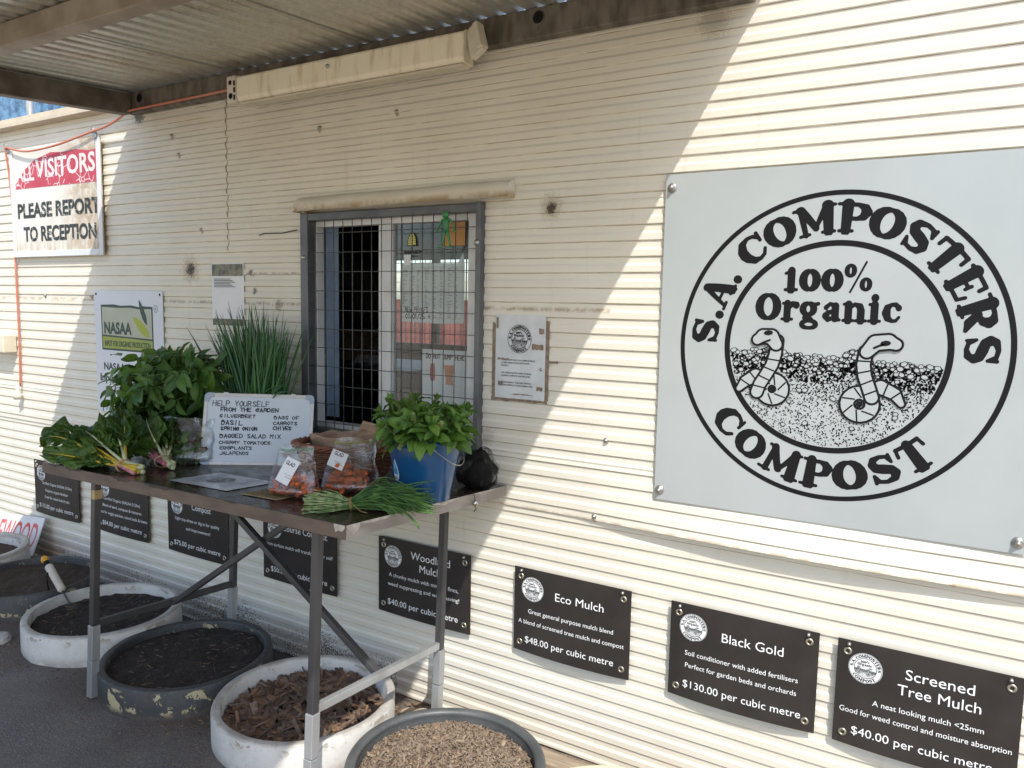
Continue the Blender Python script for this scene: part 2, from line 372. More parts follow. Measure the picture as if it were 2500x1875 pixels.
# ------------------------------------------------------------------ ground
def gz(x, y):
    s = max(0, min(1, (-y-.03)/.34)); s = s*s*(3-2*s)
    return (-.02 + .107*s) + (.045*max(0, min(1, (-x-2.6)/1.6)))*(1 if y > -2 else max(0, 1-(-y-2)/2)) if y < .2 else -.02
def ground_mat():
    m, t, b = newmat('yard_gravel'); g = nd(t, 'ShaderNodeNewGeometry').outputs['Position']
    sx = nd(t, 'ShaderNodeSeparateXYZ'); t.links.new(g, sx.inputs[0])
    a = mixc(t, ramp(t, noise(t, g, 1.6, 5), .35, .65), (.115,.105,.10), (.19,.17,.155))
    a = mixc(t, math_(t, 'MULTIPLY', ramp(t, noise(t, g, 150, 3, .7), .46, .66), .7), a, (.30,.275,.25))
    a = mixc(t, math_(t, 'MULTIPLY', ramp(t, noise(t, g, 330, 2, .6), .58, .7), .8), a, (.05,.045,.042))
    # brown soil spilt beside the tubs
    brown = math_(t, 'MULTIPLY', ramp(t, sx.outputs[1], -1.15, -.72), ramp(t, noise(t, g, 3.5, 5), .25, .6))
    a = mixc(t, math_(t, 'MULTIPLY', brown, .75), a, mixc(t, ramp(t, noise(t, g, 160, 3), .4, .6), (.075,.055,.04), (.17,.125,.09)))
    sand = math_(t, 'MULTIPLY', ramp(t, sx.outputs[0], -1.95, -1.55), ramp(t, noise(t, g, 6, 4), .25, .5))
    a = mixc(t, math_(t, 'MULTIPLY', sand, .8), a, mixc(t, ramp(t, noise(t, g, 120, 3), .4, .6), (.26,.2,.14), (.38,.31,.23)))
    # unseen ground made pale to bounce warm sunlight up at the shaded wall
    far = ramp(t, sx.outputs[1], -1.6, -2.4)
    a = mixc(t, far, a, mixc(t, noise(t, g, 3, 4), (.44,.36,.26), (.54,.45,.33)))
    t.links.new(a, b.inputs['Base Color']); b.inputs['Roughness'].default_value = .9
    h = math_(t, 'ADD', noise(t, g, 140, 4, .7), math_(t, 'MULTIPLY', noise(t, g, 12, 4), 1.5)); bump(t, b, h, .9, .012)
    return m
def axis(lo, hi, fine0, fine1, step, coarse):
    a = list(np.arange(fine0, fine1, step)); l = []; x = fine0; s = step
    while x > lo: s *= 1.5; x -= s; l.append(max(x, lo))
    r = []; x = fine1; s = step
    while x < hi: r.append(x); s *= 1.5; x += s
    return sorted(l) + a + r + [hi]
gm = MB(); gx = axis(-300, 300, -5, .8, .05, 1); gy = axis(-300, 300, -1.7, .3, .035, 1)
gv = [(x, y, gz(x, y) + (.006*N3((x, y, 0), 6) + .0035*N3((x, y, 0), 23) if -5.2 < x < 1 and -1.8 < y < .2 else 0)) for y in gy for x in gx]; nxg = len(gx)
gm.add(gv, [(j*nxg+i, j*nxg+i+1, (j+1)*nxg+i+1, (j+1)*nxg+i) for j in range(len(gy)-1) for i in range(nxg-1)], 0, True)
struct(gm.build('ground', ground_mat()))
# loose pebbles near the tubs
pb = MB(); M_peb = pm('pebble_stone', (.09,.082,.075), (.22,.2,.18), 5, .9)
rnd = random.Random(3)
for k in range(2600):
    x = rnd.uniform(-4.3, -.9); y = -.55 - abs(rnd.gauss(0, .38))
    s = rnd.uniform(.0010, .0032)*(1.8 if rnd.random() < .05 else 1); z = gz(x, y)
    vs = [(x+s*cos(a)*rnd.uniform(.7,1.2), y+s*sin(a)*rnd.uniform(.7,1.2), z-.001) for a in (0,1.25,2.5,3.8,5)] + [(x+s*rnd.uniform(-.4,.4), y+s*rnd.uniform(-.4,.4), z+s*.6)]
    pb.add(vs, [(0,1,5),(1,2,5),(2,3,5),(3,4,5),(4,0,5)])
tag(pb.build('pebbles', M_peb), 'small grey pebbles scattered over the dark ground', 'gravel', kind='stuff')

# ------------------------------------------------------------------ the shed: cladding, room behind, window
shed = thing('shed', 'cream shed clad in horizontal ribbed metal sheeting with barred window', 'shed', (-2, 0, 0)); SX = -2.0
WX0, WX1, WZ0, WZ1 = -2.376, -1.502, 1.05, 1.925   # the window opening
def clad(name, z0, z1, yoff, xs, flare=None, hole=True):
    prof = []; k0 = math.floor((z0-WZ)/WP)-1; k1 = math.ceil((z1-WZ)/WP)+1
    for k in range(k0, k1+1):
        c = WZ+k*WP
        # going up: crest (below the bright slope) -> upward-facing slope -> valley -> downward-facing slope
        prof += [(c-.0044, 0.0), (c+.0044, .0048), (c+WP/2-.0022, .0048), (c+WP/2+.0016, 0.0)]
    prof = sorted([p for p in prof if z0 < p[0] < z1])
    prof = [(z0, prof[0][1])] + prof + [(z1, prof[-1][1])]
    if hole: prof = sorted(prof + [(WZ0, .002), (WZ1, .002)])
    mb = MB(); nx = len(xs)
    vs = []
    for z, y in prof:
        for x in xs:
            yy = y + yoff + .0016*N3((x*.9, 0, z*.9), 1.0)
            if flare: yy -= flare(x, z)
            vs.append((x-SX, yy, z))
    fs = []
    for j in range(len(prof)-1):
        for i in range(nx-1):
            if hole and xs[i] > WX0-.001 and xs[i+1] < WX1+.001 and prof[j][0] > WZ0-.001 and prof[j+1][0] < WZ1+.001: continue
            fs.append((j*nx+i, j*nx+i+1, (j+1)*nx+i+1, (j+1)*nx+i))
    mb.add(vs, fs)
    return mb.build(name, M_wall, shed)
xl = [-9, -7.5, -6.2, -5.6] + list(np.arange(-5.2, -2.4, .2)) + [WX0] + list(np.linspace(-2.2, -1.7, 4)) + [WX1] + list(np.arange(-1.4, 1.4, .1)) + [2, 3, 4.5]
fl = lambda x, z: .034*max(0, sin(pi*max(0, min(1, (x+1.12)/1.5))))**1.2 * max(0, 1-(z-.858)/.26)**2 + .0012
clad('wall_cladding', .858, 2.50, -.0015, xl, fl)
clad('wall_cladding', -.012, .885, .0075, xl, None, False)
sd = MB(); lx = -2.868        # vertical sheet lap with a ragged edge
zz = np.arange(1.80, 2.46, .006); eL = []; eR = []
for z in zz:
    ph = ((z-WZ)/WP) % 1.0; y = 0 if (ph > .5 or ph < .02) else .006
    w = lx + .004*N3((0, 0, z), 22) - .0025*cos((z-WZ)/WP*2*pi)
    eL.append((w-.0022-SX, y-.0045, z)); eR.append((w+.0022+.002*N3((1,0,z), 40)-SX, y-.0045, z))
n = len(zz); sd.add(eL+eR, [(i, n+i, n+i+1, i+1) for i in range(n-1)])
sd.build('sheet_lap', pm('lap_grime', (.10,.07,.04), (.25,.19,.12), 60, .9), shed)
cp = MB(); cp.box(-9-SX, -3.5-SX, -.062, .03, 2.500, 2.522); cp.box(-9-SX, -3.5-SX, -.05, .03, 2.524, 2.548)
cp.build('eave_capping', pm('capping_paint', (.50,.43,.33), (.58,.50,.38), 8, .6, 0, .2, 30), shed, .002)
cp = MB(); cp.box(-.3-SX, 4.5-SX, -.05, .03, 2.502, 2.548); cp.build('eave_capping', M_cream, shed, .003)
rf = MB(); rf.box(-9-SX, 4.5-SX, .05, 3.2, 2.455, 2.475); rf.build('roof', M_galv, shed)
# room behind the window
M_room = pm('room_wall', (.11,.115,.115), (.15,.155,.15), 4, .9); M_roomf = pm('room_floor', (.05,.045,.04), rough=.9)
rm = MB()
rm.box(-5.6-SX, -.9-SX, .10, 3.0, -.01, .02)
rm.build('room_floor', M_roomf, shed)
rm = MB(); rm.box(-5.6-SX, -.9-SX, .02, 3.0, 2.36, 2.40)
rm.box(-5.65-SX, -5.6-SX, .02, 3.0, .02, 2.36); rm.box(-.9-SX, -.85-SX, .02, 3.0, .02, 2.36)
BX0, BX1, BZ0, BZ1 = -4.12, -3.22, 1.25, 1.93
rm.box(-5.6-SX, BX0-SX, 2.6, 2.66, .02, 2.36); rm.box(BX1-SX, -.9-SX, 2.6, 2.66, .02, 2.36)
rm.box(BX0-SX, BX1-SX, 2.6, 2.66, .02, BZ0); rm.box(BX0-SX, BX1-SX, 2.6, 2.66, BZ1, 2.36)
rm.box(-5.6-SX, WX0-.02-SX, .02, .05, .02, 2.36); rm.box(WX1+.02-SX, -.9-SX, .02, .05, .02, 2.36)
rm.box(WX0-.02-SX, WX1+.02-SX, .02, .05, .02, WZ0-.02); rm.box(WX0-.02-SX, WX1+.02-SX, .02, .05, WZ1+.02, 2.36)
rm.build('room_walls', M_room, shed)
bw = MB(); bw.box(BX0-SX, BX1-SX, 2.57, 2.598, BZ0-.03, BZ0+.01); bw.box(-3.66-SX, -3.60-SX, 2.57, 2.598, BZ0+.012, BZ1)
for k in range(18): bw.bar((BX0+.05*k-SX, 2.63, BZ0), (BX0+.05*k-SX, 2.63, BZ1), .004, .004, (0,1,0))
for k in range(9): bw.bar((BX0-SX, 2.637, BZ0+.04+.077*k), (BX1-SX, 2.637, BZ0+.04+.077*k), .004, .004)
bw.build('back_window', M_steel, shed)

# front window
win = MB()   # steel outer frame
win.box(-2.384-SX, -2.342-SX, -.034, .012, 1.02, 1.940); win.box(-1.514-SX, -1.494-SX, -.034, .012, 1.02, 1.942)
win.box(-2.342-SX, -1.514-SX, -.032, .012, 1.908, 1.938); win.box(-2.342-SX, -1.514-SX, -.032, .012, 1.02, 1.055)
wf = win.build('window', M_steel, shed, .003)
w2 = MB()    # white sliding-window frame
w2.box(-2.375-SX, -2.336-SX, .0125, .055, 1.051, 1.924); w2.box(-1.575-SX, -1.503-SX, .0125, .055, 1.051, 1.924)
w2.box(-2.336-SX, -1.575-SX, .014, .055, 1.886, 1.924); w2.box(-2.336-SX, -1.575-SX, .014, .055, 1.051, 1.075)
w2.box(-2.016-SX, -1.986-SX, .030, .050, 1.076, 1.885); w2.box(-1.974-SX, -1.938-SX, .020, .046, 1.076, 1.885)
w2.box(-1.985-SX, -1.975-SX, .026, .048, 1.076, 1.885)
w2.build('sash', M_alu, wf, .002)
def glass_mat():
    m, t, b = newmat('window_glass'); t.nodes.remove(b); out = t.nodes['Material Output']
    tr = nd(t, 'ShaderNodeBsdfTransparent'); tr.inputs[0].default_value = (.93,.95,.95,1)
    gl = nd(t, 'ShaderNodeBsdfGlossy'); gl.inputs['Roughness'].default_value = .02
    df = nd(t, 'ShaderNodeBsdfDiffuse'); df.inputs[0].default_value = (.5,.52,.52,1)
    lw = nd(t, 'ShaderNodeLayerWeight'); lw.inputs[0].default_value = .35
    mx = nd(t, 'ShaderNodeMixShader'); t.links.new(math_(t, 'ADD', math_(t, 'MULTIPLY', lw.outputs[0], .30), .03), mx.inputs[0]); t.links.new(tr.outputs[0], mx.inputs[1]); t.links.new(gl.outputs[0], mx.inputs[2])
    m2 = nd(t, 'ShaderNodeMixShader'); g = coords(t); t.links.new(ramp(t, noise(t, g, 7, 4), .3, .8, .02, .08), m2.inputs[0]); t.links.new(mx.outputs[0], m2.inputs[1]); t.links.new(df.outputs[0], m2.inputs[2])
    t.links.new(m2.outputs[0], out.inputs[0]); return m
gp_ = MB(); gp_.box(-1.938-SX, -1.575-SX, .034, .038, 1.076, 1.885); gp_.build('pane', glass_mat(), wf)
gr = MB()
for k in range(17):
    x = -2.352+.0498*k; gr.tube([(x-SX+.0015*N3((k,0,z),3), -.0255, z) for z in (1.05, 1.3, 1.5, 1.7, 1.925)], .0017, 6)
for k in range(12):
    z = 1.083+.0772*k; gr.tube([(-2.355-SX, -.030, z), (-1.512-SX, -.030, z)], .0017, 6)
gr.build('security_grille', pm('grille_wire', (.07,.07,.07), (.13,.12,.11), 40, .5, .4), wf)
for i, (x, z) in enumerate(((-1.508, 1.80), (-2.366, 1.76))):
    b_ = MB(); b_.lathe([(.0001,.008),(.006,.007),(.010,.003),(.011,0)], 14)
    o = b_.build('bolt', M_bolt, wf); o.location = (x-SX, -.034, z); o.rotation_euler = (R(90), 0, 0)
# flashing hood above the window
hd = MB(); pr = [(-.001, 2.012), (-.022, 2.006), (-.040, 1.992), (-.044, 1.972), (-.040, 1.955), (-.052, 1.947)]
xs = list(np.linspace(-2.405, -1.372, 22)); vs = []
for i, x in enumerate(xs):
    for (y, z) in pr: vs.append((x-SX, y-.003+.003*N3((x*5, y*30, z)), z+.004*N3((x*4, 3, z*9))+(x+1.9)*.006))
k = len(pr); hd.add(vs, [(i*k+j, (i+1)*k+j, (i+1)*k+j+1, i*k+j+1) for i in range(len(xs)-1) for j in range(k-1)], 0, True)
hd.add([vs[0], vs[1], vs[2], vs[3], vs[4], vs[5], (vs[0][0], .0, vs[5][2])], [(0,1,2,3,4,5,6)]); e = (len(xs)-1)*k
hd.add([vs[e], vs[e+1], vs[e+2], vs[e+3], vs[e+4], vs[e+5], (vs[e][0], .0, vs[e+5][2])], [(6,5,4,3,2,1,0)])
def hood_mat():
    m, t, b = newmat('hood_paint'); g = nd(t, 'ShaderNodeNewGeometry').outputs['Position']; sx = nd(t, 'ShaderNodeSeparateXYZ'); t.links.new(g, sx.inputs[0])
    a = mixc(t, ramp(t, noise(t, g, 5, 5), .3, .7), (.60,.55,.44), (.68,.63,.53))
    f = math_(t, 'MULTIPLY', ramp(t, sx.outputs[2], 1.985, 1.955), ramp(t, noise(t, g, 12, 5, .7), .35, .6)); a = mixc(t, math_(t, 'MULTIPLY', f, .8), a, (.36,.23,.09))
    t.links.new(a, b.inputs['Base Color']); b.inputs['Roughness'].default_value = .5; bump(t, b, noise(t, g, 30, 4), .3, .004); return m
hd.build('window_hood', hood_mat(), shed)
# fixing screws seen on the wall
scw = MB(); scw.lathe([(.0001,.009),(.005,.008),(.0055,.002),(.009,.0015),(.009,0)], 12); first = None
for x, z in ((-1.035, .872), (.02, .868), (-1.0, 1.137), (.10, 2.235), (.118, 2.49), (-1.25, 1.36), (-4.4, 1.585), (-3.95, 1.585), (-3.4, 1.6), (-3.2, 2.25), (-3.25, 2.34), (-3.05, 1.9), (-2.3, 2.28), (-1.9, 2.3)):
    if first is None: first = scw.build('screw', M_bolt, shed); o = first
    else: o = copy_part(first, shed)
    o.location = (x-SX, -.0015, z); o.rotation_euler = (R(90), 0, 0)
# a short cable stapled beside the window
cb = MB(); cb.tube([(-2.66-SX, -.006, 1.862), (-2.62-SX, -.009, 1.868), (-2.52-SX, -.007, 1.866), (-2.414-SX, -.02, 1.875)], .0022, 6)
cb.build('cable', M_dark, shed)

# ------------------------------------------------------------------ inside the room
def simple(name, mb, mats, label, cat, loc=(0,0,0), rot=None, group=None, bevel=0.0):
    o = mb.build(name, mats, None, bevel); o.location = loc
    if rot: o.rotation_euler = rot
    return tag(o, label, cat, group)
M_paper = pm('paper', (.66,.68,.69), (.72,.74,.75), 8, .7)
dk = thing('desk', 'dark high desk standing in the room behind the open window', 'desk', (-3.45, 1.40, .02))
d_ = MB(); d_.box(-.8, .8, -.35, .35, 1.14, 1.18); d_.build('desk_top', pm('desk_wood', (.05,.04,.035), (.08,.06,.05), 10, .4), dk)
for sx_, sy_ in ((-1,-1),(1,-1),(1,1),(-1,1)):
    d_ = MB(); d_.box(sx_*.74-.03, sx_*.74+.03, sy_*.3-.03, sy_*.3+.03, 0, 1.139); d_.build('leg', M_dark, dk)
def paper_sheet(label, x, z, w, h, y, col, rot=0.0, cat='notice', name='notice_sheet'):
    m = pm('paper_%d%d%d' % tuple(int(c*99) for c in col), col, tuple(c*.9 for c in col), 9, .75)
    mb = MB(); n = 5
    vs = [((i/n-.5)*w, -.0015*(1+sin(i*1.3+z*9)), (j/n-.5)*h) for j in range(n+1) for i in range(n+1)]
    mb.add(vs, [(j*(n+1)+i, j*(n+1)+i+1, (j+1)*(n+1)+i+1, (j+1)*(n+1)+i) for j in range(n) for i in range(n)], 0, True)
    return simple(name, mb, m, label, cat, (x, y, z), (0, rot, 0))
paper_sheet('pale notice pinned high on the dark back wall of the room', -4.60, 1.86, .22, .31, 2.59, (.5,.53,.55))
paper_sheet('grey notice pinned low on the dark back wall of the room', -4.34, 1.66, .30, .42, 2.59, (.36,.38,.38))
paper_sheet('small dim notice at the left end of the room back wall', -4.95, 1.62, .21, .3, 2.59, (.3,.33,.33))
bx = MB(); bx.box(-.13, .13, -.1, .1, 0, .17); bx.box(-.137, .137, -.107, .107, .172, .20)
simple('cardboard_box', bx, pm('cardboard', (.23,.16,.10), (.28,.2,.13), 9, .8), 'lidded cardboard box on the desk inside the room', 'box', (-3.40, 1.52, 1.2005), (0,0,.2), None, .004)
sh = MB(); sh.add([(-.1,-.07,0),(.1,-.07,0),(.1,.07,.004),(-.1,.07,.004)], [(0,1,2,3)]); sh.add([(-.1,.0702,.004),(.1,.0702,.004),(.1,.12,.05),(-.1,.12,.05)], [(0,1,2,3)])
simple('paper_pad', sh, M_paper, 'open white paper pad lying on the desk behind the open window', 'paper pad', (-3.16, 1.22, 1.2012), (0,0,.3))
cu = MB(); n = 10; vs = []
for j in range(2):
    for i in range(n+1): vs.append((i*.0072, .008*(i%2), .80*j))
cu.add(vs, [(i, i+1, n+2+i, n+1+i) for i in range(n)], 0, True)
tag(cu.build('curtain', pm('curtain_cloth', (.13,.19,.28), (.17,.24,.34), 12, .8)), 'narrow blue curtain hanging just inside the left of the open window', 'curtain').location = (-2.332, .062, 1.09)
# red fence far behind, seen right through the building
fe = MB(); vs = []; xs = np.arange(-18, -2, .1); k = 0
for i, x in enumerate(xs):
    y = (0, .04, .04, 0)[i % 4]
    vs += [(x, y, 0), (x, y, 1.66)]
fe.add(vs, [(2*i, 2*i+2, 2*i+3, 2*i+1) for i in range(len(xs)-1)])
fo = thing('red_fence', 'red ribbed steel fence seen through the back window of the room', 'fence', (0, 7.2, -.02))
fe.build('sheeting', pm('red_steel', (.20,.05,.042), (.27,.075,.06), 3, .6), fo)
for x in (-13, -10, -7, -4):
    p_ = MB(); p_.box(x-.04, x+.04, -.06, -.005, 0, 1.7); p_.build('post', pm('white_post', (.6,.58,.55), rough=.6), fo)

# ------------------------------------------------------------------ papers and toy at the right-hand pane
pl = thing('price_list', 'large white price list sheet in columns behind the window pane, marked NEW PRICES', 'price list', (-1.768, .050, 1.62))
mb = MB(); out_ = [(-.150,.115),(.122,.113),(.145,.152),(.152,.108),(.153,-.02),(.150,-.112),(.02,-.116),(-.148,-.112),(-.155,.02)]
mb.add([(x, 0, z) for x, z in out_]+[(x, .001, z) for x, z in out_], [tuple(range(8,-1,-1)), tuple(range(9,18))]); mb.build('sheet', M_paper, pl)
mb = MB(); rnd = random.Random(5)
for c in range(8):
    x0 = -.14+.036*c
    for r_ in range(34):
        if rnd.random() < .16: continue
        w_ = rnd.uniform(.006, .026) if c in (0,1,3,4,6) else rnd.uniform(.004, .012); z = .092-.0056*r_
        if z < -.055 and c < 4: continue
        mb.add([(x0, -.0008, z), (x0+w_, -.0008, z), (x0+w_, -.0008, z+.0021), (x0, -.0008, z+.0021)], [(0,1,2,3)])
for z in (.098, -.096): mb.add([(-.143, -.0007, z), (.142, -.0007, z), (.142, -.0007, z+.001), (-.143, -.0007, z+.001)], [(0,1,2,3)])
for c in range(9): mb.add([(-.143+.0356*c, -.00065, -.096), (-.1426+.0356*c, -.00065, -.096), (-.1426+.0356*c, -.00065, .098), (-.143+.0356*c, -.00065, .098)], [(0,1,2,3)])
mb.build('printed_columns', pm('grey_print', (.2,.21,.22), rough=.7), pl)
mb = MB(); handwrite(mb, 'NEW PRICES', -.128, -.073, .018, .115, .0026, 1, -.0012); handwrite(mb, '01/01/25 >', -.126, -.100, .020, .12, .0028, 2, -.0014)
mb.build('handwriting', M_black, pl)
dn = thing('dump_notice', 'white notice with orange marks reading DO NOT DUMP HERE inside the pane', 'notice', (-1.702, .050, 1.262))
mb = MB(); mb.box(-.108, .105, 0, .001, -.16, .142); mb.build('sheet', M_paper, dn)
mb = MB(); handwrite(mb, 'DO NOT DUMP HERE', -.088, .107, .018, .182, .0028, 4, -.001); mb.build('handwriting', M_black, dn)
M_or = pm('orange_print', (.60,.25,.10), (.5,.18,.08), 40, .7)
mb = MB(); mb.add([(x, -.001, z) for x, z in ((-.005,.083),(.047,.086),(.037,.03),(.041,.008),(.005,.010),(.006,.03))], [(5,4,3,2,1,0)]); mb.build('printed_mark', M_or, dn)
mb = MB(); mb.add([(x, -.001, z) for x, z in ((-.066,.088),(-.048,.088),(-.045,.07),(-.045,.03),(-.05,.02),(-.066,.02),(-.07,.04),(-.07,.07))], [(7,6,5,4,3,2,1,0)]); mb.build('printed_mark', pm('red_print', (.45,.12,.11), rough=.7), dn)
mb = MB(); mb.box(-.05, -.03, -.0012, -.0002, -.075, -.03); mb.build('printed_mark', M_or, dn)
st = thing('beehive_sticker', 'small yellow beehive sticker with black lettering on the window pane', 'sticker', (-1.848, .0330, 1.80))
mb = MB(); N_ = 14
hv = [(.026*cos(a)*(1 if sin(a) < .2 else 1-.0*sin(a)), -.002) for a in (0,)]
mb.add([(x, 0, z) for x, z in ((-.025,0),(.025,0),(.024,.02),(.018,.038),(.008,.048),(0,.051),(-.008,.048),(-.018,.038),(-.024,.02))], [tuple(range(9))]); mb.build('backing', M_black, st)
mb = MB()
for (z, w_) in ((.003,.021),(.0115,.021),(.020,.020),(.0285,.017),(.037,.011)):
    mb.box(-w_, -.001, -.0008, -.0004, z, z+.0065); mb.box(.001, w_*.75, -.0008, -.0004, z+.001, z+.0075)
mb.add([(x, -.0006, z) for x, z in ((-.005,.0455),(.005,.0455),(0,.0495))], [(0,1,2)]); mb.build('hive_bands', pm('sticker_yellow', (.62,.60,.18), rough=.6), st)
text('lettering', 'BusinessSA', M_black, st, .002, -.026, .011, .088, y=-.0004, bold=.02); text('lettering', 'Member', M_black, st, .002, -.043, .010, .05, y=-.0004)
mb = MB(); mb.box(-.051, .047, 0, .002, -.042, .044); simple('orange_card', mb, pm('orange_card', (.45,.23,.08), (.52,.28,.11), 9, .8), 'plain orange card behind the green toy frog', 'card', (-1.648, .029, 1.838))
mb = MB(); mb.box(-.016, .016, 0, .001, -.02, .02); simple('paper_tag', mb, M_paper, 'small white paper tag on the pane below the beehive sticker', 'tag', (-1.872, .0315, 1.747))
fg = thing('frog_toy', 'green bendy rubber frog toy hanging on the window grille', 'toy', (-1.640, -.036, 1.832))
fg.scale = (.88, .88, .88)
M_frog = pm('green_rubber', (.04,.19,.07), (.06,.25,.09), 30, .45)
mb = MB()
mb.tube([(0,0,.012),(0,0,.028),(0,0,.05),(0,0,.066)], [.010,.013,.014,.010], 10)
mb.tube([(-.014,-.002,.074),(-.006,-.004,.078),(.008,-.006,.078),(.016,-.004,.074)], [.007,.012,.012,.006], 10)
mb.tube([(0,0,.064),(0,0,.074)], [.007,.008], 8)
for s in (-1, 1):
    mb.tube([(s*.008,0,.062),(s*.024,0,.054),(s*.036,0,.035),(s*.043,-.004,.020)], [.0065,.005,.0042,.004], 8)
    for a in (-.5, 0, .5): mb.tube([(s*.043,-.004,.020),(s*.046+a*.012,-.005,.008)], [.003,.0022], 6)
    mb.tube([(s*.006,0,.016),(s*.012,0,-.008),(s*.016,0,-.03),(s*.023,-.002,-.046)], [.008,.006,.0045,.004], 8)
    for a in (-.6, 0, .6): mb.tube([(s*.023,-.002,-.046),(s*.026+a*.016,-.005,-.054)], [.003,.0028], 6)
mb.build('body', M_frog, fg)
for s in (-1, 1):
    mb = MB(); mb.lathe([(.0001,.005),(.0035,.0035),(.005,0),(.0035,-.0035),(.0001,-.005)], 10); o = mb.build('eye', M_frog, fg); o.location = (s*.007, -.008, .089)

# ------------------------------------------------------------------ awning
M_roofs = None
def awn_mat():
    m, t, b = newmat('awning_iron'); g = nd(t, 'ShaderNodeNewGeometry').outputs['Position']
    a = mixc(t, ramp(t, noise(t, g, 45, 4, .7), .3, .7), (.50,.49,.44), (.62,.61,.55))
    mp = nd(t, 'ShaderNodeMapping'); t.links.new(g, mp.inputs[0]); mp.inputs['Scale'].default_value = (3.2, 1.1, 1)
    d = ramp(t, noise(t, mp.outputs[0], 1.3, 6, .6, .4), .53, .72); d2 = ramp(t, noise(t, g, 60, 4, .75), .3, .62)
    a = mixc(t, math_(t, 'MULTIPLY', math_(t, 'MULTIPLY', d, d2), .85), a, (.36,.27,.17))
    t.links.new(a, b.inputs['Base Color']); b.inputs['Metallic'].default_value = .6; b.inputs['Roughness'].default_value = .38
    bump(t, b, noise(t, g, 90, 4), .08, .003); return m
aw = thing('awning', 'corrugated iron awning on dark steel beams over the table', 'awning', (-2, -1.5, 0)); AX, AY = -2.0, -1.5
def rz(y): return 2.563 + .075*y
mb = MB(); xs = np.arange(-3.52, -.516, .00475); ys = [-.012, -.1, -.3, -.8, -1.4, -2.2, -2.78]; vs = []
for y in ys:
    for x in xs:
        ph = (x+1.26)/.076*2*pi; vs.append((x-AX, y-AY, rz(y) - .0085 + .019*max(0.0, (cos(ph)-.25)/.75)**.7))
n = len(xs); mb.add(vs, [(j*n+i, j*n+i+1, (j+1)*n+i+1, (j+1)*n+i) for j in range(len(ys)-1) for i in range(n-1)], 0, True)
M_aw = awn_mat(); mb.build('roof_sheet', M_aw, aw)
for lxp in (-2.79, -2.03, -1.27):      # side laps of the sheets
    mb = MB(); vs = []
    for y in ys:
        for q in range(6): 
            x = lxp + q*.0095; ph = (x+1.26)/.076*2*pi; vs.append((x-AX, y-AY, rz(y)-.0107 + .019*max(0.0, (cos(ph)-.25)/.75)**.7))
    mb.add(vs, [(j*6+i, j*6+i+1, (j+1)*6+i+1, (j+1)*6+i) for j in range(len(ys)-1) for i in range(5)], 0, True); mb.build('sheet_lap', M_aw, aw)
mb = MB(); mb.box(-3.50-AX, -.575-AX, -.058-AY, -.016-AY, 2.452, 2.548)
wb_ = mb.build('wall_beam', M_beam, aw, .004)
for x in (-3.40, -1.262):
    mb = MB(); mb.disc((0, 0, 0), .020, 24); o = mb.build('bolt_hole', M_black, wb_); o.location = (x-AX, -.0595-AY, 2.515)
    mb = MB(); mb.lathe([(.020,0),(.020,.002),(.0235,.002),(.0235,0)], 24); o = mb.build('hole_rim', M_beam, wb_); o.location = (x-AX, -.0585-AY, 2.515); o.rotation_euler = (R(90),0,0)
def sidebeam(name, x):
    mb = MB(); y0, y1 = -.062, -2.75
    for zo in ((.040, -.052),):
        vs = [(x0-AX, y-AY, rz(y)-.014+zz_) for y in (y0, y1) for x0, zz_ in ((x-.04, -.098), (x+.02, -.098), (x+.02, -.002), (x-.04, -.002))]
    mb.add(vs, [(0,1,2,3),(7,6,5,4),(0,4,5,1),(1,5,6,2),(2,6,7,3),(3,7,4,0)]); return mb.build(name, M_beam, aw, .003)
sidebeam('side_beam', -3.48); sidebeam('side_beam', -.594)
for y in (-.90, -1.85, -2.70):
    mb = MB(); zt_ = rz(y)-.013
    mb.box(-3.455-AX, -.637-AX, y-.03-AY, y+.03-AY, zt_-.075, zt_); mb.build('purlin', pm('purlin_steel', (.26,.21,.16), (.36,.31,.25), 8, .6, .1, .15, 50), aw, .004)
# fluorescent light on the beam
lf = thing('strip_light', 'long cream fluorescent light fitting fixed along the awning beam', 'light', (-2.06, -.058, 2.45))
M_lt = pm('light_plastic', (.62,.54,.38), (.84,.78,.62), 7, .45, 0, .1, 30, stretch=(5,1,1), contrast=(.22,.55))
mb = MB(); pr = [(-.001,.052),(-.048,.051),(-.056,.045),(-.058,.0),(-.058,-.034),(-.050,-.050),(-.001,-.056)]
vs = [(x, y, z) for x in (-.592, .545) for y, z in pr]; mb.add(vs, [(j, 7+j, 8+j, j+1) for j in range(6)] + [tuple(range(6,-1,-1)), tuple(range(7,14))]); mb.build('diffuser', M_lt, lf, .003)
mb = MB(); mb.box(-.59, .53, -.048, -.002, -.0625, -.0545); mb.build('base_tray', M_cream, lf)
mb = MB(); mb.box(-.652, -.596, -.064, -.002, -.056, .055); ec = mb.build('end_cap', pm('cap_plastic', (.62,.57,.48), (.7,.66,.56), 30, .5), lf, .008)
mb = MB(); mb.disc((-.626, -.0655, .026), .010, 20); mb.disc((-.624, -.0655, -.028), .012, 20)
for z in (-.045, -.015, .012): mb.box(-.6075, -.598, -.0652, -.0642, z, z+.02)
mb.build('sockets', M_black, ec)
mb = MB(); mb.box(-.03, .03, -.012, .012, -.058, .055); mb.box(.012, .034, -.020, .016, -.05, .05); o = mb.build('end_cap', M_cream, lf, .004); o.location = (.585, -.045, .012); o.rotation_euler = (R(-8), R(-24), R(-12))
mb = MB(); mb.lathe([(.0001,.006),(.006,.005),(.008,0)], 14); o = mb.build('screw', M_bolt, lf); o.location = (-.08, -.0605, .018); o.rotation_euler = (R(90), 0, 0)

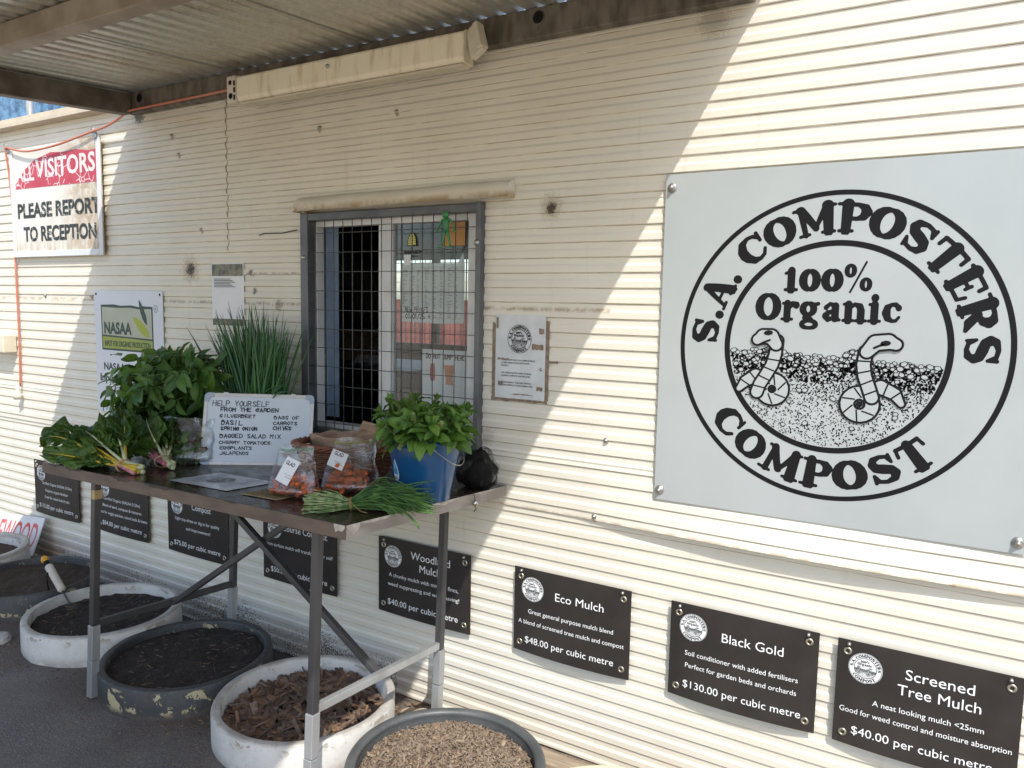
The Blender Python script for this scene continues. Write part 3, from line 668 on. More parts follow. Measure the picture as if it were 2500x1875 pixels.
# blue tarpaulin and pole above the left end of the wall
def tarp_mat():
    m, t, b = newmat('blue_tarp'); g = coords(t)
    a = mixc(t, ramp(t, noise(t, g, 9, 6, .7), .35, .65), (.04,.09,.16), (.16,.30,.46)); a = mixc(t, ramp(t, noise(t, g, 28, 5, .7), .55, .75), a, (.22,.36,.50))
    t.links.new(a, b.inputs['Base Color']); b.inputs['Roughness'].default_value = .55; bump(t, b, noise(t, g, 14, 4), .5, .02); return m
mb = MB(); nx, nz = 40, 10
vs = [(-9+6*i/nx, .55+.03*N3((i*.4, j*.5, 0)), 2.3+1.5*j/nz) for j in range(nz+1) for i in range(nx+1)]
mb.add(vs, [(j*(nx+1)+i, j*(nx+1)+i+1, (j+1)*(nx+1)+i+1, (j+1)*(nx+1)+i) for j in range(nz) for i in range(nx)], 0, True)
tag(mb.build('tarpaulin', tarp_mat()), 'blotchy blue tarpaulin showing above the left end of the wall', 'tarpaulin')
po = thing('pole', 'white metal pole standing against the blue tarpaulin', 'pole', (-5.05, .30, 2.47))
mb = MB(); mb.tube([(0,0,0),(0,0,1.2)], .022, 14); mb.build('tube', pm('pole_metal', (.7,.7,.68), rough=.4, metal=.3), po)
mb = MB(); mb.box(.02, .09, -.012, .012, .045, .055); mb.tube([(.085,0,.03),(.085,0,.07)], .010, 10); mb.build('bracket', M_galv, po)

# ------------------------------------------------------------------ logo artwork (unit: metres on the big sign)
def logo_meshes():
    art = MB()      # 0 black  1 white
    def ring(ra, rb, n=160):
        vs = [(r*cos(2*pi*k/n), 0, r*sin(2*pi*k/n)) for k in range(n) for r in (ra, rb)]
        art.add(vs, [(2*k, 2*k+1, (2*k+3) % (2*n), (2*k+2) % (2*n)) for k in range(n)])
    ring(.423, .4365); ring(.284, .300)
    add_glyphs_arc(art, 'S.A. COMPOSTERS', .362, .082, 181, -5)
    add_glyphs_arc(art, 'COMPOST', .362, .082, 214, 316, True)
    add_glyphs_line(art, '100%', -.022, .158, .082, .235); add_glyphs_line(art, 'Organic', -.020, .074, .078, .385)
    rnd = random.Random(11)
    pr = lambda x, y: ((x-785)/1552., (765-y)/1438.)
    def horizon(x): return -.020 - .022*(x+.28)/.56 + .006*N3((x*40, 0, 0)) + (.03*math.exp(-((x-.06)/.03)**2)) + .016*math.exp(-((x+.17)/.05)**2)
    def quad(x, z, s, y, mi, a, el=1.0, n=6):
        art.add([(x+s*el*cos(2*pi*k/n)*cos(a)-s*sin(2*pi*k/n)*sin(a), y, z+s*el*cos(2*pi*k/n)*sin(a)+s*sin(2*pi*k/n)*cos(a)) for k in range(n)], [tuple(range(n))], mi)
    c = 0
    while c < 5200:
        x = rnd.uniform(-.283, .283); z = rnd.uniform(-.283, .04)
        if x*x+z*z > .281**2: continue
        h = horizon(x); dep = h-z
        if dep < 0: continue
        p = max(.30, 1.15-dep*6.5)
        if rnd.random() > p: c += .3; continue
        s = rnd.uniform(.0013, .0020)*(1.75 if dep < .07 and rnd.random() < .6 else 1)
        quad(x, z, s, 0, 0, rnd.uniform(0, 3), 2.0 if rnd.random() < .45 else 1.0, 5); c += 1
    c = 0
    while c < 250:
        x = rnd.uniform(-.277, .277); h = horizon(x)
        z = h - abs(rnd.gauss(0, .028)) if c > 90 else h - rnd.uniform(-.004, .006)
        if c > 234: z = rnd.uniform(-.23, -.08)
        if x*x+z*z > .272**2: continue
        s = rnd.uniform(.0024, .0058); a = rnd.uniform(-.5, .5); n = rnd.choice((6,7,8)); el = rnd.uniform(1.1, 1.6); yo = -.00004*(c % 40)
        quad(x, z, s+.0020, -.0004+yo, 0, a, el, n); quad(x, z, s, -.00042+yo, 1, a, el, n); c += 1
    def worm(body, tail, coil, head):
        P = lambda pts: [pr(*p) for p in pts]
        st = [(P(tail), [.007, .014, .017]), (P(coil), [.0160]*len(coil)), (P(body), [.0152]*len(body)), (P(head), [.013, .0185, .019, .0150])]
        yb = -.0022
        for k, (pts, rs) in enumerate(st):
            for grow, mi, dy in ((.0062, 0, 0), (0, 1, -.0002)):
                ss = [(pts, [r+grow for r in rs])]; xs_ = [p[0] for p in pts]; zs_ = [p[1] for p in pts]; m_ = .05; d = .0022
                F = stroke_field(ss, min(xs_)-m_, max(xs_)+m_, min(zs_)-m_, max(zs_)+m_, d); V, Fs = field_poly(F, min(xs_)-m_, min(zs_)-m_, d)
                art.add([(x, yb - k*.0005 + dy, z) for x, z in V], Fs, mi)
            if k < 3:      # segment lines
                L = 0; nxt = .026
                for a, b in zip(pts[:-1], pts[1:]):
                    sl_ = math.hypot(b[0]-a[0], b[1]-a[1])
                    while L + sl_ > nxt:
                        u = (nxt-L)/sl_; x, z = a[0]+u*(b[0]-a[0]), a[1]+u*(b[1]-a[1]); dx, dz = (b[0]-a[0])/sl_, (b[1]-a[1])/sl_; sk = .42 if k == 1 else .12; dx, dz = (dx*cos(sk)-dz*sin(sk), dx*sin(sk)+dz*cos(sk)); w = .0165; t_ = .0022
                        art.add([(x-dz*w-dx*t_, yb-k*.0005-.0003, z+dx*w-dz*t_), (x+dz*w-dx*t_, yb-k*.0005-.0003, z-dx*w-dz*t_), (x+dz*w+dx*t_, yb-k*.0005-.0003, z-dx*w+dz*t_), (x-dz*w+dx*t_, yb-k*.0005-.0003, z+dx*w+dz*t_)], [(0,1,2,3)])
                        nxt += .030
                    L += sl_
    circ_ = lambda cx, cy, r, a0, a1, n=22: [(cx+r*cos(R(a0+(a1-a0)*i/n)), cy+r*.93*sin(R(a0+(a1-a0)*i/n))) for i in range(n+1)]
    worm([(556,745),(552,800),(540,845),(515,890),(490,930),(478,965)], [(397,955),(425,922),(470,895)], circ_(545, 948, 45, 150, -215), [(470,742),(495,728),(530,728),(553,760)])
    worm([(925,775),(918,825),(925,870),(945,920),(958,955)], [(1072,972),(1045,935),(990,912)], circ_(912, 985, 50, 0, 365), [(1038,742),(1008,732),(960,738),(928,775)])
    for (x, y) in ((517, 712), (998, 738)):
        q = pr(x, y); quad(q[0], q[1], .0075, -.0048, 0, .1, 1.8, 8)
    for pts in ([(475,765),(500,752),(525,742)], [(955,758),(975,748),(990,744)]):
        V, Fs = field_poly(stroke_field([([pr(*p) for p in pts], .003)], -.3, .3, -.1, .1, .002), -.3, -.1, .002); art.add([(x, -.0048, z) for x, z in V], Fs, 0)
    for p in ((543, 948), (912, 985)):
        q = pr(*p); quad(q[0], q[1], .0085, -.0049, 0, 0, 1.0, 9)
    return art
LOGO = logo_meshes(); logo0 = None
def add_logo(parent, x, y, z, scale, mats=(None, None), sx=1.0, rotz=0.0):
    global logo0
    if logo0 is None: logo0 = LOGO.build('logo', [M_black, M_white], parent); o = logo0
    else: o = copy_part(logo0, parent, name='logo')
    o.location = (x, y, z); o.scale = (scale*sx, scale*.9 if scale < .5 else 1.0, scale); o.rotation_euler = (0, 0, rotz)
    return o
# big round-logo sign
bs = thing('logo_sign', 'large square white sign with a round compost logo and two cartoon worms', 'sign', (-.322, -.010, 1.478))
M_sign = pm('sign_panel', (.36,.39,.39), (.395,.425,.425), 2.2, .26, 0, .02, 3, spec=.5)
mb = MB(); nx, nz = 12, 12; vs = []
def bsw(x, z): return -.004*cos(pi*x/1.0)*cos(pi*z/1.02) - .006*max(0, (x-.1))*0
mb.box(-.5, .5, -.0045, 0, -.510, .510); mb.build('panel', M_sign, bs, .0008)
lg_ = add_logo(bs, .004, -.0050, -.001, 1.0); lg_.material_slots[1].link = 'OBJECT'; lg_.material_slots[1].material = M_sign
for x, z in ((-.479,.470),(-.482,-.478),(.478,-.480),(.478,.470)):
    mb = MB(); mb.lathe([(.0001,.016),(.0045,.016),(.0065,.012),(.0065,.007),(.013,.0045),(.0155,.0008),(.0155,0)], 20); o = mb.build('bolt', M_bolt, bs); o.location = (x, -.0045, z); o.rotation_euler = (R(90), 0, 0)

# black price signs
def sign_black():
    m, t, b = newmat('black_board'); g = coords(t, 'Object', (260, 1, 1))
    o = coords(t); a = mixc(t, ramp(t, noise(t, o, 4, 4), .3, .7), (.018,.015,.0145), (.034,.029,.027))
    t.links.new(a, b.inputs['Base Color']); b.inputs['Roughness'].default_value = .38
    bump(t, b, noise(t, g, 1, 1), .10, .002); return m
M_bb = sign_black(); M_eye = pm('eyelet_brass', (.55,.52,.42), (.4,.37,.3), 90, .35, .9)
eye0 = None
def price_sign(x, label, title, lines, price, bow=.014, hook=True, pw=.345):
    global eye0
    s = thing('price_sign', label, 'sign', (x, -.004, .487), None, 'black price signs along the wall')
    W, H = .45, .31; warp = lambda a, b: -(.003 + bow*(1-(2*a/W)**2)*(.5-b/H)**1.3 if b < H/2 else .003)
    mb = MB(); nx, nz = 16, 8; vs = []
    for side in (0, 1):
        for j in range(nz+1):
            for i in range(nx+1):
                a = (i/nx-.5)*W; b = (j/nz-.5)*H; vs.append((a, warp(a, min(b, H/2-1e-6)) - (.0025 if side == 0 else 0), b))
    k = nx+1; n2 = k*(nz+1)
    fs = [(j*k+i, j*k+i+1, (j+1)*k+i+1, (j+1)*k+i) for j in range(nz) for i in range(nx)]; fs += [tuple(q+n2 for q in reversed(f)) for f in fs]
    for i in range(nx): fs += [(i, n2+i, n2+i+1, i+1), (nz*k+i, nz*k+i+1, n2+nz*k+i+1, n2+nz*k+i)]
    for j in range(nz): fs += [(j*k, (j+1)*k, n2+(j+1)*k, n2+j*k), (j*k+nx, n2+j*k+nx, n2+(j+1)*k+nx, (j+1)*k+nx)]
    mb.add(vs, fs, 0, False); mb.build('panel', M_bb, s)
    off = -.0031; wp = lambda a, b: warp(a, b)
    mb = MB(); n = 48; cx, cz, rr = -.149, .082, .0445; dv = (warp(cx+.01, cz)-warp(cx-.01, cz))/.02
    mb.add([(cx+rr*cos(2*pi*q/n), warp(cx, cz)+dv*rr*cos(2*pi*q/n)+off-.0006, cz+rr*sin(2*pi*q/n)) for q in range(n)], [tuple(range(n))]); mb.build('logo_disc', M_white, s)
    add_logo(s, cx, warp(cx, cz)+off-.0009, cz, rr/.447, rotz=math.atan(dv))
    for i, (tx, tz, cp_, wd) in enumerate(title): text('lettering', tx, M_white, s, .035, tz, cp_, wd, y=off, warp=wp)
    for (tx, tz, wd) in lines: text('lettering', tx, M_white, s, .0 if wd > .3 else .01, tz, .0165, wd, y=off, warp=wp)
    text('price_lettering', price, M_white, s, -.175, -.118, .025, pw, 'L', y=off, warp=wp)
    for (ex, ez) in ((-.198,.122),(.198,.122),(-.198,-.122),(.198,-.122)):
        if eye0 is None:
            mb = MB(); mb.lathe([(.0055,0),(.0055,.002),(.0085,.0032),(.0115,.002),(.0118,0)], 20); eye0 = mb.build('eyelet', M_eye, s); o = eye0
        else: o = copy_part(eye0, s)
        o.location = (ex, warp(ex, ez)-.0026, ez); o.rotation_euler = (R(90), 0, 0)
    for ex in (-.195, .195):
        if ez is not None:
            mb = MB(); mb.lathe([(.0001,.010),(.0045,.009),(.0055,.003),(.0055,0)], 10); o = mb.build('screw', M_bolt, s); o.location = (ex, warp(ex, .144)-.0026, .144); o.rotation_euler = (R(90), 0, 0)
    return s
price_sign(-4.36, 'black price sign reading $115.00 per cubic metre at the left table end', [('Potting', .10, .03, .16)], [('Certified Organic (NASAA 5129m)', .020, .30), ('Requires organic fertiliser', -.020, .23), ('Great for raised beds & tubs', -.058, .25)], '$115.00 per cubic metre', .010)
price_sign(-3.735, 'black price sign reading $84.00 per cubic metre behind the left table leg', [('Soil', .10, .03, .10)], [('Certified Organic (NASAA 5129m)', .020, .32), ('Blend of sand, compost & manures', -.018, .34), ('Great for veggie patches, raised beds & lawns', -.056, .43)], '$84.00 per cubic metre', .010)
price_sign(-3.125, 'black price sign reading Compost and $75.00 per cubic metre under the table', [('Compost', .075, .030, .14)], [('Light top-dress or dig in for quality', .010, .33), ('soil improvement!', -.032, .18)], '$75.00 per cubic metre', .006)
price_sign(-2.435, 'black price sign reading Course Compost and $50.00 behind the crossed braces', [('Course Compost', .080, .030, .27)], [('5cm surface mulch will transform your soil!', .0, .40)], '$50.00 per cubic metre', .006)
price_sign(-1.755, 'black price sign reading Woodland Mulch and $40.00 behind the right table leg', [('Woodland', .088, .032, .19), ('Mulch', .042, .032, .10)], [('A chunky mulch with minimal fines,', -.002, .34), ('weed suppressing and water saving!', -.040, .35)], '$40.00 per cubic metre', .008)
price_sign(-1.113, 'sunlit black price sign reading Eco Mulch and $48.00 per cubic metre', [('Eco Mulch', .060, .030, .185)], [('Great general purpose mulch blend', -.008, .33), ('A blend of screened tree mulch and compost', -.050, .41)], '$48.00 per cubic metre')
price_sign(-.526, 'sunlit black price sign for soil conditioner reading $130.00 per cubic metre', [('Black Gold', .058, .030, .185)], [('Soil conditioner with added fertilisers', -.012, .345), ('Perfect for garden beds and orchards', -.052, .34)], '$130.00 per cubic metre', .016, pw=.36)
price_sign(-.026, 'sunlit black price sign reading Screened Tree Mulch at the right edge', [('Screened', .078, .031, .165), ('Tree Mulch', .032, .031, .20)], [('A neat looking mulch <25mm', -.020, .27), ('Good for weed control and moisture absorption', -.058, .42)], '$40.00 per cubic metre', .016)

# ------------------------------------------------------------------ paper notices on the wall
a4 = thing('wall_notice', 'weathered white logo notice with torn brown tape right of the window', 'notice', (-1.338, -.003, 1.398))
mb = MB(); n = 8; vs = [((i/n-.5)*.203, -.0008-.0012*abs(N3((i*.7, j*.6, 2))), (j/n-.5)*.297) for j in range(n+1) for i in range(n+1)]
mb.add(vs, [(j*(n+1)+i, j*(n+1)+i+1, (j+1)*(n+1)+i+1, (j+1)*(n+1)+i) for j in range(n) for i in range(n)], 0, True); mb.build('sheet', pm('notice_paper', (.56,.58,.58), (.64,.66,.66), 14, .6), a4)
add_logo(a4, -.002, -.0034, .064, .050/.4365, sx=.96)
M_ptext = pm('print_text', (.06,.07,.075), rough=.6)
for i, (s_, z, wd) in enumerate((('PLEASE NOTE THAT S.A COMPOSTERS IS', -.014, .138), ('A 100% GREEN WASTE RECYCLING', -.024, .116), ('FACILITY.', -.034, .032), ('THE GREEN WASTE IS USED TO MAKE', -.060, .124), ('ORGANIC COMPOSTS AND MULCHES.', -.070, .120), ('PLEASE RESPECT THIS AND REFRAIN', -.094, .124), ('FROM DUMPING OTHER RUBBISH HERE.', -.104, .132))):
    text('lettering', s_, M_ptext, a4, -.076, z, .0054, wd, 'L', y=-.0026, bold=.03)
M_tape = pm('brown_tape', (.17,.12,.08), (.27,.2,.14), 60, .5)
mb = MB()
def rag(x0, x1, z0, z1, y, rnd, n=9):
    up = [(x0+(x1-x0)*i/n, y, z1+rnd.uniform(-.003,.002)) for i in range(n+1)]; dn_ = [(x0+(x1-x0)*i/n, y, z0+rnd.uniform(-.002,.003)) for i in range(n+1)]
    mb.add(up+dn_, [(n+1+i, n+2+i, i+1, i) for i in range(n)])
rnd = random.Random(2)
rag(-.116, -.098, -.155, .118, -.0005, rnd, 3); rag(.097, .116, -.15, .13, -.0005, rnd, 3); rag(-.118, .112, -.160, -.147, -.0004, rnd, 14); rag(.112, .15, -.017, -.007, -.0003, rnd, 5)
rag(.048, .094, .028, .048, -.0030, rnd, 7); rag(.076, .096, .083, .104, -.0031, rnd, 4); rag(.070, .094, -.114, -.100, -.0032, rnd, 4); rag(-.088, -.068, -.104, -.088, -.0033, rnd, 4); rag(-.092, -.045, -.011, -.005, -.0034, rnd, 6); rag(-.098, -.090, .10, .14, -.0035, rnd, 2); rag(-.03, .056, -.1335, -.131, -.0036, rnd, 9)
mb.build('torn_tape', M_tape, a4)
q = thing('info_sheet', 'laminated info sheet with a dark photo strip on top behind the onion tips', 'notice', (-2.874, -.003, 1.602))
mb = MB(); vs = [((i/n-.5)*.218, -.001-.002*abs(N3((i*.6, j*.5, 9))), (j/n-.5)*.285) for j in range(n+1) for i in range(n+1)]
mb.add(vs, [(j*(n+1)+i, j*(n+1)+i+1, (j+1)*(n+1)+i+1, (j+1)*(n+1)+i) for j in range(n) for i in range(n)], 0, True); mb.build('sheet', pm('laminate', (.70,.71,.76), (.76,.75,.77), 9, .18), q)
for z0_, z1_ in ((.085, .138), (-.138, -.108)): mb = MB(); mb.box(-.102, .102, -.0045, -.004, z0_, z1_); mb.build('photo_strip', pm('photo_dark', (.05,.06,.055), (.22,.2,.13), 26, .3), q)
mb = MB()
for i in range(6): mb.box(-.09, .02+.05*((i*37) % 3)/3, -.0046, -.0042, .070-.007*i, .0728-.007*i)
mb.build('printed_lines', M_ptext, q)

# certification sign
na = thing('certification_sign', 'white certification sign with two green leaves and boxed lettering', 'sign', (-3.625, -.006, 1.30))
mb = MB(); mb.box(-.290, .283, -.004, 0, -.315, .315); mb.build('panel', pm('cert_panel', (.62,.65,.70), (.66,.69,.73), 2, .35), na, .0008)
def flat(name, pts, y, m, par): 
    b_ = MB(); b_.add([(x, y, z) for x, z in pts], [tuple(range(len(pts)))]); return b_.build(name, m, par)
M_cg = pm('dark_green', (.035,.06,.05), rough=.5); M_lime = pm('lime_green', (.30,.36,.06), (.34,.40,.08), 5, .5); M_olive = pm('pale_olive', (.40,.42,.30), (.46,.47,.40), 3, .5)
flat('border_box', [(-.231,.010),(.205,.010),(.203,.238),(.13,.240),(.09,.236),(.03,.243),(-.06,.240),(-.12,.246),(-.232,.243)], -.0046, M_cg, na)
flat('upper_field', [(-.222,.089),(.196,.079),(.194,.228),(.09,.225),(.02,.231),(-.08,.229),(-.222,.232)], -.0052, M_olive, na)
flat('lower_field', [(-.222,.020),(.197,.020),(.197,.070),(.0,.076),(-.222,.080)], -.0052, M_lime, na)
lf1 = [(.095,.273),(.112,.255),(.132,.228),(.150,.195),(.157,.165),(.156,.147),(.140,.157),(.122,.178),(.106,.212),(.097,.245)]
flat('leaf_mark', lf1[::-1], -.0062, M_cg, na)
lf2 = [(.037,.185),(.072,.181),(.11,.165),(.145,.138),(.168,.108),(.177,.088),(.15,.087),(.115,.100),(.082,.128),(.058,.158)]
flat('leaf_mark', lf2[::-1], -.0058, pm('leaf_lime', (.36,.40,.04), rough=.5), na)
text('lettering', 'NASAA', M_cg, na, -.088, .097, .060, .235, y=-.0060, bold=.05)
text('lettering', 'INPUT FOR ORGANIC PRODUCTION', M_cg, na, -.012, .032, .029, .385, y=-.0058, bold=.035)
text('lettering', 'R', M_cg, na, .228, .222, .014, y=-.0046)
mb = MB(); nn = 24; vs = [(.228+r*cos(2*pi*k/nn), -.0046, .229+r*1.2*sin(2*pi*k/nn)) for k in range(nn) for r in (.0135, .0155)]; mb.add(vs, [(2*k, 2*k+1, (2*k+3) % (2*nn), (2*k+2) % (2*nn)) for k in range(nn)]); mb.build('ring_mark', M_cg, na)
text('lettering', 'NASAA Certified', M_cg, na, -.222, -.092, .038, .40, 'L', y=-.0046, bold=.045); text('lettering', 'Input 5129m', M_cg, na, -.258, -.152, .039, .33, 'L', y=-.0046, bold=.045)
text('lettering', 'www.nasaa.com.au', M_cg, na, .02, -.27, .024, .22, y=-.0046)
for x, z in ((-.272,.298),(.262,.298)):
    mb = MB(); mb.lathe([(.0001,.003),(.005,.002),(.007,0)], 12); o = mb.build('screw', M_dark, na); o.location = (x, -.004, z); o.rotation_euler = (R(90),0,0)

# visitors sign
vsn = thing('visitors_sign', 'weathered framed sign with peeling red band reading ALL VISITORS PLEASE REPORT', 'sign', (-4.222, -.02, 2.093))
def vis_mat():
    m, t, b = newmat('visitor_panel'); g = coords(t)
    sx = nd(t, 'ShaderNodeSeparateXYZ'); t.links.new(g, sx.inputs[0])
    a = mixc(t, ramp(t, noise(t, g, 4, 4), .3, .7), (.70,.69,.64), (.66,.64,.57))
    d = math_(t, 'MULTIPLY', ramp(t, math_(t, 'ADD', sx.outputs[0], math_(t, 'MULTIPLY', noise(t, g, 5, 4), .5)), .18, .62), ramp(t, noise(t, g, 16, 5, .7), .3, .6)); a = mixc(t, math_(t, 'MULTIPLY', d, .8), a, (.36,.25,.13))
    d = math_(t, 'MULTIPLY', ramp(t, sx.outputs[2], -.14, -.30), ramp(t, noise(t, coords(t, 'Object', (6,1,1)), 5, 5, .7), .38, .62)); a = mixc(t, math_(t, 'MULTIPLY', d, .75), a, (.40,.30,.17))
    t.links.new(a, b.inputs['Base Color']); b.inputs['Roughness'].default_value = .55; return m
def band_mat():
    m, t, b = newmat('faded_red'); g = coords(t); sx = nd(t, 'ShaderNodeSeparateXYZ'); t.links.new(g, sx.inputs[0])
    v = nd(t, 'ShaderNodeTexVoronoi', feature='DISTANCE_TO_EDGE'); v.inputs['Scale'].default_value = 20; t.links.new(g, v.inputs['Vector'])
    crk = math_(t, 'MULTIPLY', math_(t, 'LESS_THAN', v.outputs[0], .035), math_(t, 'GREATER_THAN', noise(t, g, 7, 3), .5))
    a = mixc(t, ramp(t, noise(t, g, 8, 4), .3, .7), (.42,.045,.075), (.50,.07,.10)); a = mixc(t, crk, a, (.75,.6,.6))
    t.links.new(a, b.inputs['Base Color']); b.inputs['Roughness'].default_value = .55; return m
mb = MB(); mb.box(-.435, .435, -.003, 0, -.297, .297); mb.build('panel', vis_mat(), vsn)
fr = MB()
for (x0, x1, z0, z1) in ((-.435,-.405,-.297,.297),(.40,.435,-.297,.297),(-.404,.399,-.297,-.265)): fr.box(x0, x1, -.009, -.0035, z0, z1)
fr.build('frame', pm('sign_frame', (.62,.64,.66), (.68,.70,.72), 5, .45), vsn, .002)
pts = [(-.388,.078),(.398,.073),(.398,.236),(.33,.232),(.22,.247),(.10,.243),(-.02,.252),(-.09,.240),(-.18,.225),(-.27,.185),(-.33,.15),(-.388,.105)]
flat('red_band', pts, -.0042, band_mat(), vsn)
M_vw = pm('faded_white', (.74,.70,.68), (.66,.58,.56), 14, .6)
text('lettering', 'ALL', M_vw, vsn, -.285, .118, .082, .19, y=-.0050, bold=.035, rot=R(1)); text('lettering', 'VISITORS', M_vw, vsn, .105, .130, .096, .56, y=-.0050, bold=.035)
def worn():
    m, t, b = newmat('worn_black'); g = coords(t); v = nd(t, 'ShaderNodeTexVoronoi', feature='DISTANCE_TO_EDGE'); v.inputs['Scale'].default_value = 17; t.links.new(g, v.inputs['Vector'])
    crk = math_(t, 'MULTIPLY', math_(t, 'LESS_THAN', v.outputs[0], .03), math_(t, 'GREATER_THAN', noise(t, g, 9, 3), .5))
    t.links.new(mixc(t, math_(t, 'MULTIPLY', crk, .6), (.025,.028,.028), (.5,.5,.48)), b.inputs['Base Color']); return m
M_wk = worn()
text('lettering', 'PLEASE REPORT', M_wk, vsn, .018, -.080, .078, .79, y=-.0046, bold=.05); text('lettering', 'TO RECEPTION', M_wk, vsn, .025, -.208, .078, .70, y=-.0046, bold=.05)
# bulldog clips and the orange cord
def clip(x, z, label):
    t_ = thing('clip', label, 'clip', (x, -.03, z), (0, R(-25), 0)); mb = MB(); mb.box(-.012, .012, -.008, .008, -.03, .004); mb.build('jaw', M_bolt, t_, .002)
    mb = MB(); mb.tube([(-.006,0,.004),(-.016,-.004,.022),(-.006,-.006,.034),(.006,-.004,.022),(.002,0,.004)], .0022, 6); mb.build('handle', M_bolt, t_)
clip(-4.668, 2.398, 'metal spring clip holding the left top corner of the visitors sign'); clip(-3.822, 2.402, 'metal spring clip holding the right top corner of the visitors sign')
co = thing('extension_cord', 'faded orange extension cord drooping over the visitors sign to the strip light', 'cord', (-3.5, -.07, 2.46)); CO = Vector((-3.5, -.07, 2.46))
path = [(-2.70,-.075,2.468),(-2.95,-.072,2.466),(-3.3,-.072,2.463),(-3.46,-.078,2.458),(-3.56,-.06,2.440),(-3.7,-.045,2.418),(-3.82,-.04,2.408),(-3.95,-.045,2.390),(-4.12,-.048,2.369),(-4.3,-.05,2.359),(-4.45,-.048,2.362),(-4.58,-.044,2.384),(-4.66,-.04,2.400),(-4.672,-.036,2.37),(-4.676,-.022,2.25),(-4.668,-.016,2.0),(-4.672,-.014,1.7),(-4.666,-.016,1.4),(-4.676,-.014,1.2),(-4.68,-.016,1.06)]
def smoothp(p, k=4):
    p = [Vector(a) for a in p]; out = []
    for i in range(len(p)-1):
        a, b, c, d = p[max(i-1,0)], p[i], p[i+1], p[min(i+2,len(p)-1)]
        for j in range(k):
            u = j/k; out.append(.5*((2*b)+(c-a)*u+(2*a-5*b+4*c-d)*u*u+(3*b-a-3*c+d)*u**3))
    return out + [p[-1]]
mb = MB(); mb.tube([v-CO for v in smoothp(path)], .0058, 8); mb.build('cable', pm('orange_cable', (.50,.13,.07), (.55,.22,.15), 2.5, .5), co)
mb = MB(); mb.tube([(0,0,.04),(0,0,.012),(0,-.002,-.01),(0,-.002,-.014),(0,-.002,-.045)], [.008,.012,.013,.021,.021], 14); o = mb.build('socket_end', pm('socket_plastic', (.60,.55,.46), (.66,.61,.52), 20, .5), co); o.location = Vector((-4.68,-.030,1.03))-CO
po_ = thing('power_outlet', 'cream double power outlet box on the wall at the left edge', 'outlet', (-4.83, -.006, 1.305))
mb = MB(); mb.box(-.115, .115, -.075, 0, -.052, .052); mb.build('box', M_cream, po_, .006)
mb = MB()
for x in (-.085, -.05): mb.box(x-.012, x+.004, -.0765, -.0755, .012, .032); mb.box(x-.012, x+.004, -.0765, -.0755, -.03, -.012)
mb.build('switches', pm('switch_grey', (.3,.28,.25), rough=.5), po_)
fw = thing('firewood_sign', 'white board with red letters reading FIREWOOD leaning against the wall', 'sign', (-4.43, -.115, .118), (R(-24), R(-5), 0))
mb = MB(); mb.box(-.62, 0, -.006, .0, 0, .215); mb.build('board', pm('board_white', (.66,.67,.68), (.6,.61,.62), 6, .6), fw, .001)
text('lettering', 'FIREWOOD', pm('red_paint', (.55,.07,.06), (.6,.12,.1), 20, .6), fw, -.312, .032, .155, .575, y=-.0066, bold=.012)

# ------------------------------------------------------------------ the trestle table
TM = Matrix(((0.99984115, 0.01304713, -0.01214257), (-0.0122793, 0.99804422, 0.06129397), (0.01291853, -0.06113513, 0.99804589)))
TT = Vector((-1.38747, -.83015, .98425))
def onT(x, y, z=0.0): return TT + TM @ Vector((x, y, z))
def rotT(a=0.0): return TM @ Matrix.Rotation(a, 3, 'Z')
tb = thing('trestle_table', 'worn brown trestle table with chipped edges and square steel legs', 'table', TT, TM)
TW, TD, TH_ = 1.538, .815, .038
def top_mat():
    m, t, b = newmat('table_veneer'); g = coords(t)
    a = mixc(t, ramp(t, noise(t, coords(t, 'Object', (2, 14, 1)), 3, 5), .3, .7), (.020,.012,.009), (.038,.023,.016))
    wet = ramp(t, noise(t, g, 26, 4, .65), .55, .68)
    t.links.new(mixc(t, math_(t, 'MULTIPLY', wet, .6), a, (.010,.007,.006)), b.inputs['Base Color'])
    t.links.new(ramp(t, noise(t, g, 12, 5, .7), .3, .7, .14, .34), b.inputs['Roughness']); b.inputs['Specular IOR Level'].default_value = .6
    bump(t, b, noise(t, g, 60, 4), .05, .003); return m
M_edge = pm('edge_brown', (.085,.058,.044), (.13,.092,.070), 6, .5, 0, .15, 50, stretch=(1,1,4))
M_edgeg = pm('edge_grey', (.22,.19,.165), (.32,.285,.25), 7, .65, 0, .4, 60, stretch=(1,1,3))
mb = MB(); mb.box(-TW+.003, -.003, .003, TD, -TH_, 0); mb.build('tabletop', top_mat(), tb, .0015)
mb = MB(); mb.box(-TW, 0, .0, .0028, -TH_-.001, -.0012); mb.build('front_edging', M_edge, tb)
mb = MB(); mb.box(-.0028, .0, .003, TD, -TH_-.001, -.0012); mb.build('end_edging', M_edgeg, tb)
mb = MB(); mb.box(-TW, -TW+.0028, .003, TD, -TH_-.001, -.0012); mb.build('end_edging', M_edge, tb)
mb = MB(); rnd = random.Random(8)       # broken veneer along the edges
def chip(x0, x1, y, dz, axis, n=9):
    a = [x0+(x1-x0)*i/n for i in range(n+1)]; d = [dz*(.25+.75*abs(sin(pi*i/n)))*rnd.uniform(.5,1.1) for i in range(n+1)]
    if axis == 'x': up = [(q, y, -.0010) for q in a]; lo = [(q, y, -.001-e) for q, e in zip(a, d)]
    else: up = [(y, q, -.0010) for q in a]; lo = [(y, q, -.001-e) for q, e in zip(a, d)]
    k = n+1
    mb.add(up+lo, [((k+i, k+i+1, i+1, i)) for i in range(n)])
for x0, x1, dz in ((-1.50,-1.42,.008),(-1.38,-1.28,.013),(-1.08,-.98,.012),(-.90,-.74,.010),(-.5,-.44,.006)): chip(x0, x1, -.0012, dz, 'x')
